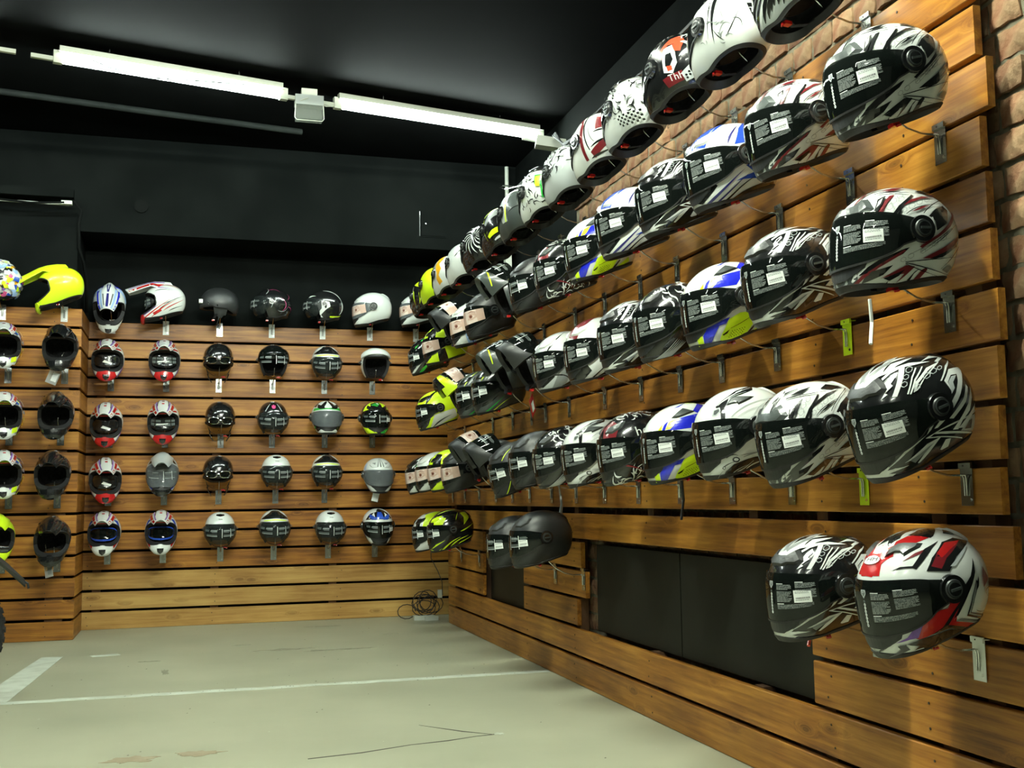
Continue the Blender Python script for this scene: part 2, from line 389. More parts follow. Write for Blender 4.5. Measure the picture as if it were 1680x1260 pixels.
def shell_mb(S, col, mb, k=1, flip=False):
    cols = columns(S); n = len(cols); L_ = [e_levels(S, a) for a in cols]; rows = len(L_[0]); v = []; fs = []
    for a, lv in zip(cols, L_):
        for e in lv[:-1]: v.append(S.pt(S.dir(a, e), 0, k))
    v.append(S.pt((0, 0, 1), 0, k)); m = rows-1; top = len(v)-1
    for i in range(n):
        j = (i+1) % n; a0, a1 = cols[i], cols[j]
        for q in range(m):
            if S.port and 7 <= q < 13 and abs(a0) <= S.port[0]+.01 and abs(a1) <= S.port[0]+.01: continue
            if q < m-1: fs.append((i*m+q, j*m+q, j*m+q+1, i*m+q+1))
            else: fs.append((i*m+q, j*m+q, top))
    if flip: fs = [q[::-1] for q in fs]
    mb.add(v, fs, col); return mb
def ring(S, mb, mat, pts_fn, closed=True):
    """pts_fn(a) -> list of points across the section"""
    cols = columns(S); secs = [pts_fn(a) for a in cols]; m = len(secs[0]); v = [p for s_ in secs for p in s_]; n = len(cols)
    mb.add(v, [(i*m+q, ((i+1) % n)*m+q, ((i+1) % n)*m+q+1, i*m+q+1) for i in range(n if closed else n-1) for q in range(m-1)], mat)
def neck_trim(S):
    mb = MB()
    def fn(a):
        r0 = S.rim(a); d0 = S.dir(a, r0); d1 = S.dir(a, r0+4.5); p1 = S.pt(d1, .0026); p1b = S.pt(d1, .0)
        p0 = S.pt(d0, .003); q0 = S.pt(d0, -.004); i0 = S.pt(d0, 0, .83)
        return [p1b, p1, p0, (q0[0], q0[1], q0[2]-.006), (i0[0], i0[1], i0[2]-.003), S.pt(S.dir(a, r0+6), 0, .84)]
    ring(S, mb, RUBBER, fn); return mb.mesh('neck_trim', True, 50)
def gasket(S):
    ap, pf = S.port; mb = MB(); loop = []
    for i in range(25): a = -ap+2*ap*i/24; loop.append((a, pf(a)[1], 0, 1))
    for i in range(1, 6): t = i/6; loop.append((ap, pf(ap)[1]*(1-t)+pf(ap)[0]*t, 1, 0))
    for i in range(25): a = ap-2*ap*i/24; loop.append((a, pf(a)[0], 0, -1))
    for i in range(1, 6): t = i/6; loop.append((-ap, pf(ap)[0]*(1-t)+pf(ap)[1]*t, -1, 0))
    secs = []
    for (a, e, da, de) in loop:
        secs.append([S.pt(S.dir(a+da*3, e+de*3), 0), S.pt(S.dir(a+da*2.6, e+de*2.6), .0032), S.pt(S.dir(a, e), .0032), S.pt(S.dir(a, e), -.002), S.pt(S.dir(a, e), 0, .82)])
    m = 5; n = len(secs); mb.add([p for s_ in secs for p in s_], [(i*m+q, ((i+1) % n)*m+q, ((i+1) % n)*m+q+1, i*m+q+1) for i in range(n) for q in range(m-1)], RUBBER)
    return mb.mesh('port_gasket', True, 50)
def liner(S): return shell_mb(S, CLOTH, MB(), .83).mesh('liner', True)
def visor_mesh(mat, A=84, top=3.5, bot=3.0, off=.0075, S=FF, name='visor'):
    mb = MB(); na, ne = 40, 9; v = []
    for i in range(na+1):
        a = -A+2*A*i/na; eb, et = S.port[1](a); t = sm((abs(a)-62)/22); et = (et+top)*(1-t)+13*t; eb = (eb-bot)*(1-t)+(-10)*t
        for j in range(ne+1): v.append(S.pt(S.dir(a, eb+(et-eb)*j/ne), off))
    n = len(v); v2 = []
    for i in range(na+1):
        for j in range(ne+1):
            p = Vector(v[i*(ne+1)+j]); v2.append(tuple(p*(1-.0022/p.length)))
    m = ne+1; fs = [(i*m+j, (i+1)*m+j, (i+1)*m+j+1, i*m+j+1) for i in range(na) for j in range(ne)]
    fs2 = [tuple(n+k for k in q[::-1]) for q in fs]
    edge = [i*m for i in range(na+1)]+[na*m+j for j in range(1, m)]+[i*m+ne for i in range(na-1, -1, -1)]+[j for j in range(ne-1, 0, -1)]
    fs3 = [(edge[k], n+edge[k], n+edge[(k+1) % len(edge)], edge[(k+1) % len(edge)]) for k in range(len(edge))]
    mb.add(v+v2, fs+fs2+fs3, mat)
    # black edge strip along the lower border of the visor
    v = []
    for i in range(na+1):
        a = -A+2*A*i/na; eb, et = S.port[1](a); t = sm((abs(a)-62)/22); e0 = (eb-bot)*(1-t)+(-10)*t
        for e, o in ((e0-.6, off-.001), (e0-.3, off+.0012), (e0+1.3, off+.0012)): v.append(S.pt(S.dir(a, e), o))
    mb.add(v, [(i*3+j, (i+1)*3+j, (i+1)*3+j+1, i*3+j+1) for i in range(na) for j in range(2)], RUBBER)
    return mb.mesh(name, True, 40)
def bubble_mesh(mat, lo=-36, hi=25, A=74):
    mb = MB(); na, ne = 32, 10; v = []
    for i in range(na+1):
        a = -A+2*A*i/na; t = sm((abs(a)-50)/28); e0 = lo*(1-t)+(-12)*t; e1 = hi*(1-t*.4)
        for j in range(ne+1):
            e = e0+(e1-e0)*j/ne; v.append(JT.pt(JT.dir(a, e), .007+.016*math.sin(math.pi*min(1, j/ne*.9+.05))*(1-t)))
    m = ne+1; n = len(v); v2 = [tuple(Vector(p)*(1-.0022/Vector(p).length)) for p in v]
    fs = [(i*m+j, (i+1)*m+j, (i+1)*m+j+1, i*m+j+1) for i in range(na) for j in range(ne)]
    edge = [i*m for i in range(na+1)]+[na*m+j for j in range(1, m)]+[i*m+ne for i in range(na-1, -1, -1)]+[j for j in range(ne-1, 0, -1)]
    mb.add(v+v2, fs+[tuple(n+k for k in q[::-1]) for q in fs]+[(edge[k], n+edge[k], n+edge[(k+1) % len(edge)], edge[(k+1) % len(edge)]) for k in range(len(edge))], mat)
    return mb.mesh('visor', True, 40)

# ---- surface graphics: polygons in side-disc coordinates ('d': u forward, v up, radius 1 = midline)
#      or front coordinates ('f': azimuth, elevation in degrees), laid on the shell as thin printed film
def clip(poly, ax, val, keep_gt):
    out = []; n = len(poly)
    for i in range(n):
        p, q = poly[i], poly[(i+1) % n]; a, b_ = p[ax]-val, q[ax]-val
        if not keep_gt: a, b_ = -a, -b_
        if a >= 0: out.append(p)
        if (a > 0 and b_ < 0) or (a < 0 and b_ > 0):
            t = a/(a-b_); out.append((p[0]+(q[0]-p[0])*t, p[1]+(q[1]-p[1])*t))
    return out
def pieces(poly, g):
    tris = tessellate_polygon([[Vector((x, y, 0)) for x, y in poly]]); res = []
    for t in tris:
        tri = [poly[i] for i in t]; x0 = math.floor(min(p[0] for p in tri)/g); x1 = math.ceil(max(p[0] for p in tri)/g)
        for i in range(x0, x1):
            s_ = clip(clip(tri, 0, i*g, True), 0, (i+1)*g, False)
            if len(s_) < 3: continue
            y0 = math.floor(min(p[1] for p in s_)/g); y1 = math.ceil(max(p[1] for p in s_)/g)
            for j in range(y0, y1):
                q = clip(clip(s_, 1, j*g, True), 1, (j+1)*g, False)
                if len(q) > 2: res.append(q)
    return res
def disc_dir(u, v):
    t = R(90*math.hypot(u, v)); ph = math.atan2(v, u); return (math.sin(t)*math.cos(ph), math.cos(t), math.sin(t)*math.sin(ph))
def decal(mb, S, poly, mat, mode='d', off=.0006, sides=(1, -1), free=False, surf=None):
    g = .05 if mode == 'd' else 4.5
    for q in pieces(poly, g):
        ds = []; inside = 0; below = 0
        for (x, y) in q:
            d = disc_dir(x, y) if mode == 'd' else S.dir(x, y)
            if not free:
                a = math.degrees(math.atan2(d[1], d[0])); e = math.degrees(math.asin(max(-1, min(1, d[2])))); r0 = S.rim(a)+.5
                if e < r0: below += 1; d = S.dir(a, r0)
                elif S.port and abs(a) < S.port[0]:
                    eb, et = S.port[1](a)
                    if eb < e < et:
                        inside += 1; w1, w2, w3 = e-eb, et-e, S.port[0]-abs(a)
                        if w3 < min(w1, w2): a = math.copysign(S.port[0], a)
                        elif w1 < w2: e = eb
                        else: e = et
                        d = S.dir(a, e)
            ds.append(d)
        if inside == len(q) or below == len(q): continue
        for sd in sides:
            vs = [surf((d[0], d[1]*sd, d[2]), off) if surf else S.pt((d[0], d[1]*sd, d[2]), off) for d in ds]
            # orient outwards
            n = (Vector(vs[1])-Vector(vs[0])).cross(Vector(vs[2])-Vector(vs[0]))
            if n.dot(Vector(vs[0])) < 0: vs = vs[::-1]
            mb.add(vs, [tuple(range(len(vs)))], mat)
def blade(x0, y0, x1, y1, x2, y2, w, w0=.15, w1=0.0, n=7):
    """tapered curved stroke as a polygon"""
    L_ = []; Rr = []
    for i in range(n+1):
        t = i/n; x = (1-t)**2*x0+2*t*(1-t)*x1+t*t*x2; y = (1-t)**2*y0+2*t*(1-t)*y1+t*t*y2
        dx = 2*(1-t)*(x1-x0)+2*t*(x2-x1); dy = 2*(1-t)*(y1-y0)+2*t*(y2-y1); l = math.hypot(dx, dy) or 1
        ww = w*(w0+(1-w0)*min(1, t*4))*(1-(1-w1)*t**1.6)/2
        L_.append((x-dy/l*ww, y+dx/l*ww)); Rr.append((x+dy/l*ww, y-dx/l*ww))
    return L_+Rr[::-1]
_txt = {}
def text_tris(s):
    if s in _txt: return _txt[s]
    cu = bpy.data.curves.new('t', 'FONT'); cu.body = s; cu.align_x = 'CENTER'; cu.align_y = 'CENTER'; cu.resolution_u = 2
    o = bpy.data.objects.new('t', cu); C.objects.link(o); dg = bpy.context.evaluated_depsgraph_get(); me = o.evaluated_get(dg).to_mesh()
    me.calc_loop_triangles(); res = [[(me.vertices[i].co.x, me.vertices[i].co.y) for i in t.vertices] for t in me.loop_triangles]
    o.evaluated_get(dg).to_mesh_clear(); C.objects.unlink(o); bpy.data.objects.remove(o); bpy.data.curves.remove(cu)
    _txt[s] = res; return res
def text(mb, S, s, x, y, size, mat, mode='d', rot=0, off=.0022, sides=(1,), surf=None, sx=1, shear=0):
    c, s_ = math.cos(R(rot)), math.sin(R(rot)); fl = -1 if mode == 'd' else 1
    for t in text_tris(s):
        for sd in sides:
            poly = []
            for (px, py) in t:
                px = (px+py*shear)*sx; q = (px*c-py*s_)*size; r_ = (px*s_+py*c)*size
                # in the disc 'u' grows forward, text on the left flank reads from front to rear
                poly.append((x+(q*fl if sd == 1 else q*-fl), y+r_))
            decal(mb, S, poly, mat, mode, off, (sd,), free=True, surf=surf)

TR = {}
TR['red_white'] = [
('r', [(0.998, 0.437), (0.958, 0.615), (0.832, 0.909), (0.599, 1.05), (0.505, 0.778), (0.166, 0.831), (-0.023, 0.734), (-0.098, 0.686), (0.195, 0.658), (0.36, 0.731), (0.537, 0.703), (0.639, 0.599), (0.748, 0.357)]),
('k', [(0.154, 0.845), (-0.109, 0.898), (-0.466, 0.85), (-0.113, 0.68), (-0.053, 0.666)]),
('w', [(0.721, 0.783), (0.578, 0.993), (0.074, 1.125), (-0.068, 1.051), (0.263, 0.966), (0.521, 0.868), (0.675, 0.704)]),
('k', [(0.607, 0.912), (0.356, 1.06), (0.024, 1.046), (-0.192, 0.933), (0.109, 0.942), (0.402, 0.911)]),
('R', [(0.46, 0.465), (0.281, 0.529), (-0.054, 0.559), (0.064, 0.542), (0.24, 0.499)]),
('k', [(0.614, 0.382), (0.505, 0.405), (0.386, 0.383), (0.249, 0.485), (0.144, 0.549), (-0.099, 0.593), (0.055, 0.53), (0.171, 0.463), (0.368, 0.338), (0.397, 0.36), (0.479, 0.377)]),
('k', [(0.272, 0.292), (0.134, 0.421), (-0.13, 0.562), (-0.353, 0.558), (-0.574, 0.444), (-0.413, 0.405), (-0.18, 0.346), (0.002, 0.222)]),
('R', [(0.194, 0.331), (0.04, 0.459), (-0.154, 0.544), (-0.409, 0.499), (-0.286, 0.455), (-0.042, 0.372), (0.088, 0.274)]),
('r', [(0.04, 0.459), (-0.154, 0.544), (-0.409, 0.499), (-0.309, 0.474), (-0.161, 0.446), (0.019, 0.39)]),
('s', [(-0.033, 0.271), (-0.262, 0.366), (-0.443, 0.413), (-0.446, 0.395), (-0.238, 0.312), (-0.097, 0.252)]),
('k', [(-0.427, 0.735), (-0.569, 0.66), (-0.458, 0.587), (-0.298, 0.664)]),
('r', [(0.425, -0.182), (0.345, -0.165), (0.152, -0.193), (0.062, -0.074), (-0.11, -0.048), (-0.052, -0.188), (0.098, -0.436), (0.241, -0.43), (0.479, -0.415), (0.522, -0.387)]),
('k', [(0.072, -0.079), (-0.097, -0.014), (-0.26, 0.085), (-0.405, 0.257), (-0.347, 0.101), (-0.178, -0.099), (0.002, -0.335), (0.067, -0.363), (-0.077, -0.132), (0.017, -0.135)]),
('r', [(0.107, -0.432), (0.021, -0.328), (0.026, -0.411), (-0.468, -0.596), (-0.434, -0.637), (-0.33, -0.705), (0.011, -0.504)]),
('k', [(0.227, -0.405), (0.065, -0.248), (-0.108, -0.109), (-0.125, -0.13), (0.03, -0.276), (0.146, -0.416), (-0.385, -0.662), (-0.316, -0.715), (0.091, -0.483), (0.36, -0.423)]),
('k', [(-0.142, -0.389), (-0.231, -0.146), (-0.327, 0.02), (-0.356, -0.019), (-0.268, -0.188), (-0.208, -0.357), (-0.454, -0.461), (-0.509, -0.553)]),
('g', [(-0.17, -0.371), (-0.241, -0.149), (-0.322, -0.008), (-0.336, -0.027), (-0.245, -0.228), (-0.199, -0.362), (-0.426, -0.468), (-0.437, -0.495)]),
('g', [(0.026, -0.411), (-0.031, -0.396), (-0.488, -0.576), (-0.475, -0.584), (-0.47, -0.605)]),
('k', [(0.479, -0.415), (0.359, -0.439), (0.088, -0.502), (-0.371, -0.673), (-0.462, -0.597), (-0.368, -0.663), (-0.034, -0.812), (0.418, -0.558), (0.52, -0.423)]),
('P', [(0.404, -0.164), (0.359, -0.168), (0.458, -0.3), (0.49, -0.391), (0.563, -0.388), (0.68, -0.413), (0.585, -0.368), (0.525, -0.283)]),
('k', [(0.73, -0.284), (0.609, -0.272), (0.66, -0.321), (0.736, -0.457), (0.829, -0.596), (0.788, -0.492), (0.685, -0.326), (0.723, -0.313)]),
('R', [(0.723, -0.313), (0.685, -0.326), (0.736, -0.398), (0.791, -0.48), (0.738, -0.386)]),
('k', [(0.712, -0.57), (0.622, -0.475), (0.656, -0.439), (0.479, -0.415), (0.588, -0.433), (0.549, -0.49), (0.643, -0.527)]),
('k', [(0.579, -0.429), (0.52, -0.417), (0.37, -0.551), (0.511, -0.517), (0.473, -0.487)]),
('R', [(-0.5, 0.123), (-0.574, -0.046), (-0.441, -0.105), (-0.444, 0.025)]),
('k', [(-0.589, -0.137), (-0.54, -0.132), (-0.509, -0.135), (-0.489, -0.142), (-0.477, -0.154), (-0.474, -0.169), (-0.479, -0.188), (-0.491, -0.21), (-0.512, -0.236), (-0.518, -0.237), (-0.498, -0.211), (-0.489, -0.19), (-0.488, -0.174), (-0.493, -0.161), (-0.505, -0.151), (-0.523, -0.145), (-0.552, -0.142), (-0.599, -0.146)]),
('k', [(-0.289, -0.349), (-0.307, -0.363), (-0.326, -0.375), (-0.347, -0.385), (-0.368, -0.394), (-0.39, -0.4), (-0.412, -0.403), (-0.434, -0.406), (-0.459, -0.408), (-0.453, -0.403), (-0.43, -0.401), (-0.407, -0.396), (-0.386, -0.39), (-0.367, -0.384), (-0.348, -0.376), (-0.329, -0.367), (-0.311, -0.357), (-0.293, -0.345)]),
('k', [(-0.315, -0.021), (-0.373, 0.048), (-0.347, -0.06), (-0.299, -0.105)]),
]
TR['tribal_black'] = [
('w', [(1.018, -0.63), (0.857, -0.576), (0.842, -0.475), (0.774, -0.394), (0.774, -0.252), (0.723, -0.247), (0.746, -0.393), (0.76, -0.475), (0.624, -0.446), (0.505, -0.466), (0.613, -0.471), (0.679, -0.49), (0.616, -0.5), (0.657, -0.534), (0.788, -0.72), (0.881, -0.681)]),
('w', [(0.713, -0.459), (0.531, -0.303), (0.297, -0.236), (0.204, -0.116), (0.089, -0.046), (0.172, -0.144), (0.237, -0.206), (0.359, -0.263), (0.533, -0.336), (0.656, -0.409), (0.692, -0.459)]),
('w', [(0.748, -0.485), (0.721, -0.346), (0.654, -0.251), (0.502, -0.201), (0.645, -0.272), (0.715, -0.365), (0.729, -0.459)]),
('w', [(0.546, -0.423), (0.314, -0.34), (0.104, -0.35), (0.289, -0.455), (0.4, -0.51), (0.425, -0.498), (0.311, -0.391), (0.472, -0.42)]),
('w', [(0.123, -0.523), (0.035, -0.418), (-0.056, -0.433), (-0.015, -0.536), (0.093, -0.541)]),
('w', [(0.318, -0.268), (0.172, -0.257), (-0.157, -0.24), (-0.587, -0.221), (-0.555, -0.237), (-0.174, -0.261), (0.156, -0.269), (-0.565, -0.505), (-0.551, -0.523), (0.032, -0.343), (0.209, -0.27), (0.268, -0.281), (-0.268, -0.493), (-0.275, -0.513), (0.319, -0.273)]),
('s', [(-0.23, -0.388), (-0.369, -0.253), (-0.529, -0.256), (-0.57, -0.494)]),
('k', [(-0.294, -0.384), (-0.389, -0.297), (-0.457, -0.295), (-0.439, -0.412)]),
('w', [(-0.18, 0.28), (-0.365, 0.378), (-0.675, 0.332), (-0.496, 0.215), (-0.324, 0.059), (-0.136, -0.071), (0.044, -0.178), (0.145, -0.215), (0.196, -0.208), (-0.02, -0.077), (-0.174, 0.051), (-0.208, 0.13)]),
('k', [(-0.219, 0.249), (-0.327, 0.306), (-0.435, 0.283), (-0.377, 0.207), (-0.26, 0.096), (-0.097, -0.013), (0.022, -0.093), (-0.164, 0.07), (-0.215, 0.158)]),
('s', [(-0.227, 0.246), (-0.323, 0.29), (-0.41, 0.275), (-0.294, 0.221), (-0.274, 0.152), (-0.193, 0.105)]),
('w', [(-0.615, 0.489), (-0.354, 0.401), (-0.148, 0.291), (-0.128, 0.299), (-0.365, 0.436)]),
('w', [(-0.1, 0.62), (-0.364, 0.666), (-0.596, 0.558), (-0.31, 0.517), (-0.285, 0.545), (-0.473, 0.583), (-0.274, 0.621)]),
('w', [(0.268, 0.285), (0.176, 0.396), (-0.08, 0.511), (-0.354, 0.517), (-0.174, 0.471), (0.038, 0.402), (0.21, 0.295)]),
('k', [(0.223, 0.3), (0.154, 0.371), (-0.053, 0.464), (-0.191, 0.495), (-0.003, 0.43), (0.113, 0.372)]),
('w', [(0.496, 0.315), (0.368, 0.462), (0.217, 0.643), (0.14, 0.634), (0.271, 0.491), (0.447, 0.302)]),
('w', [(0.344, 0.291), (0.18, 0.468), (0.045, 0.569), (0.028, 0.561), (0.171, 0.455), (0.328, 0.285)]),
('w', [(0.317, 0.28), (0.17, 0.428), (-0.041, 0.55), (-0.057, 0.543), (0.156, 0.414), (0.301, 0.274)]),
('w', [(0.471, 0.605), (0.259, 0.693), (0.042, 0.675), (-0.216, 0.568), (-0.002, 0.606), (0.182, 0.641), (0.348, 0.622), (0.473, 0.568)]),
('w', [(0.465, 0.658), (0.21, 0.799), (-0.111, 0.742), (0.196, 0.707), (0.387, 0.646)]),
('w', [(0.467, 0.763), (0.158, 0.932), (-0.08, 0.817), (0.205, 0.829), (0.462, 0.709)]),
('w', [(0.852, 0.718), (0.658, 1.025), (0.373, 1.102), (0.068, 1.106), (-0.2, 0.997), (-0.004, 1.082), (0.313, 1.018), (0.557, 0.829), (0.703, 0.648), (0.796, 0.625)]),
('w', [(0.701, 0.599), (0.538, 0.785), (0.2, 0.883), (0.496, 0.675), (0.657, 0.57)]),
('g', [(0.742, 0.743), (0.611, 0.932), (0.326, 1.127), (0.149, 1.105), (0.46, 0.963), (0.66, 0.746)]),
('w', [(-0.078, -0.324), (-0.245, -0.199), (-0.401, -0.084), (-0.538, 0.079), (-0.502, -0.042), (-0.404, -0.174), (-0.258, -0.249), (-0.168, -0.346)]),
('w', [(-0.045, -0.163), (-0.217, -0.068), (-0.334, -0.004), (-0.47, 0.129), (-0.484, 0.087), (-0.36, -0.056), (-0.197, -0.138), (-0.108, -0.185)]),
('w', [(-0.169, -0.333), (-0.349, -0.231), (-0.553, -0.13), (-0.503, -0.204), (-0.261, -0.35)]),
('w', [(0.483, 0.487), (0.414, 0.55), (0.32, 0.595), (0.332, 0.543), (0.429, 0.475), (0.42, 0.442), (0.538, 0.386), (0.519, 0.359), (0.607, 0.327), (0.494, 0.425)]),
('k', [(0.446, 0.505), (0.384, 0.553), (0.358, 0.548), (0.421, 0.501)]),
('g', [(0.494, -0.42), (0.286, -0.369), (0.22, -0.361), (0.348, -0.418), (0.45, -0.466)]),
('g', [(0.656, -0.275), (0.52, -0.21), (0.511, -0.22), (0.625, -0.284)]),
('s', [(0.069, 0.582), (0.111, 0.539), (0.172, 0.525), (0.194, 0.554), (0.154, 0.599), (0.089, 0.614), (0.069, 0.582), (0.081, 0.579), (0.098, 0.605), (0.151, 0.593), (0.183, 0.557), (0.165, 0.533), (0.116, 0.544), (0.081, 0.579)]),
('s', [(0.187, 0.5), (0.215, 0.467), (0.261, 0.455), (0.281, 0.477), (0.254, 0.512), (0.206, 0.524), (0.187, 0.5), (0.198, 0.498), (0.213, 0.516), (0.25, 0.507), (0.27, 0.48), (0.255, 0.463), (0.219, 0.472), (0.198, 0.498)]),
('s', [(0.262, 0.421), (0.287, 0.385), (0.333, 0.373), (0.355, 0.396), (0.331, 0.431), (0.284, 0.444), (0.262, 0.421), (0.272, 0.418), (0.29, 0.436), (0.327, 0.426), (0.346, 0.398), (0.329, 0.38), (0.292, 0.39), (0.272, 0.418)]),
('s', [(-0.064, 0.424), (-0.028, 0.388), (0.035, 0.378), (0.064, 0.403), (0.03, 0.44), (-0.035, 0.451), (-0.064, 0.424), (-0.051, 0.422), (-0.028, 0.444), (0.025, 0.435), (0.053, 0.405), (0.029, 0.385), (-0.022, 0.393), (-0.051, 0.422)]),
('s', [(-0.19, 0.44), (-0.151, 0.408), (-0.086, 0.4), (-0.058, 0.424), (-0.095, 0.458), (-0.162, 0.466), (-0.19, 0.44), (-0.175, 0.439), (-0.153, 0.459), (-0.1, 0.452), (-0.071, 0.426), (-0.094, 0.406), (-0.144, 0.413), (-0.175, 0.439)]),
('s', [(-0.293, 0.441), (-0.258, 0.417), (-0.205, 0.412), (-0.183, 0.431), (-0.215, 0.456), (-0.271, 0.461), (-0.293, 0.441), (-0.277, 0.44), (-0.261, 0.454), (-0.221, 0.451), (-0.198, 0.433), (-0.213, 0.419), (-0.252, 0.423), (-0.277, 0.44)]),
('s', [(0.146, 0.341), (0.171, 0.308), (0.22, 0.296), (0.246, 0.318), (0.222, 0.352), (0.172, 0.364), (0.146, 0.341), (0.157, 0.339), (0.177, 0.357), (0.217, 0.347), (0.236, 0.32), (0.216, 0.303), (0.176, 0.312), (0.157, 0.339)]),
]
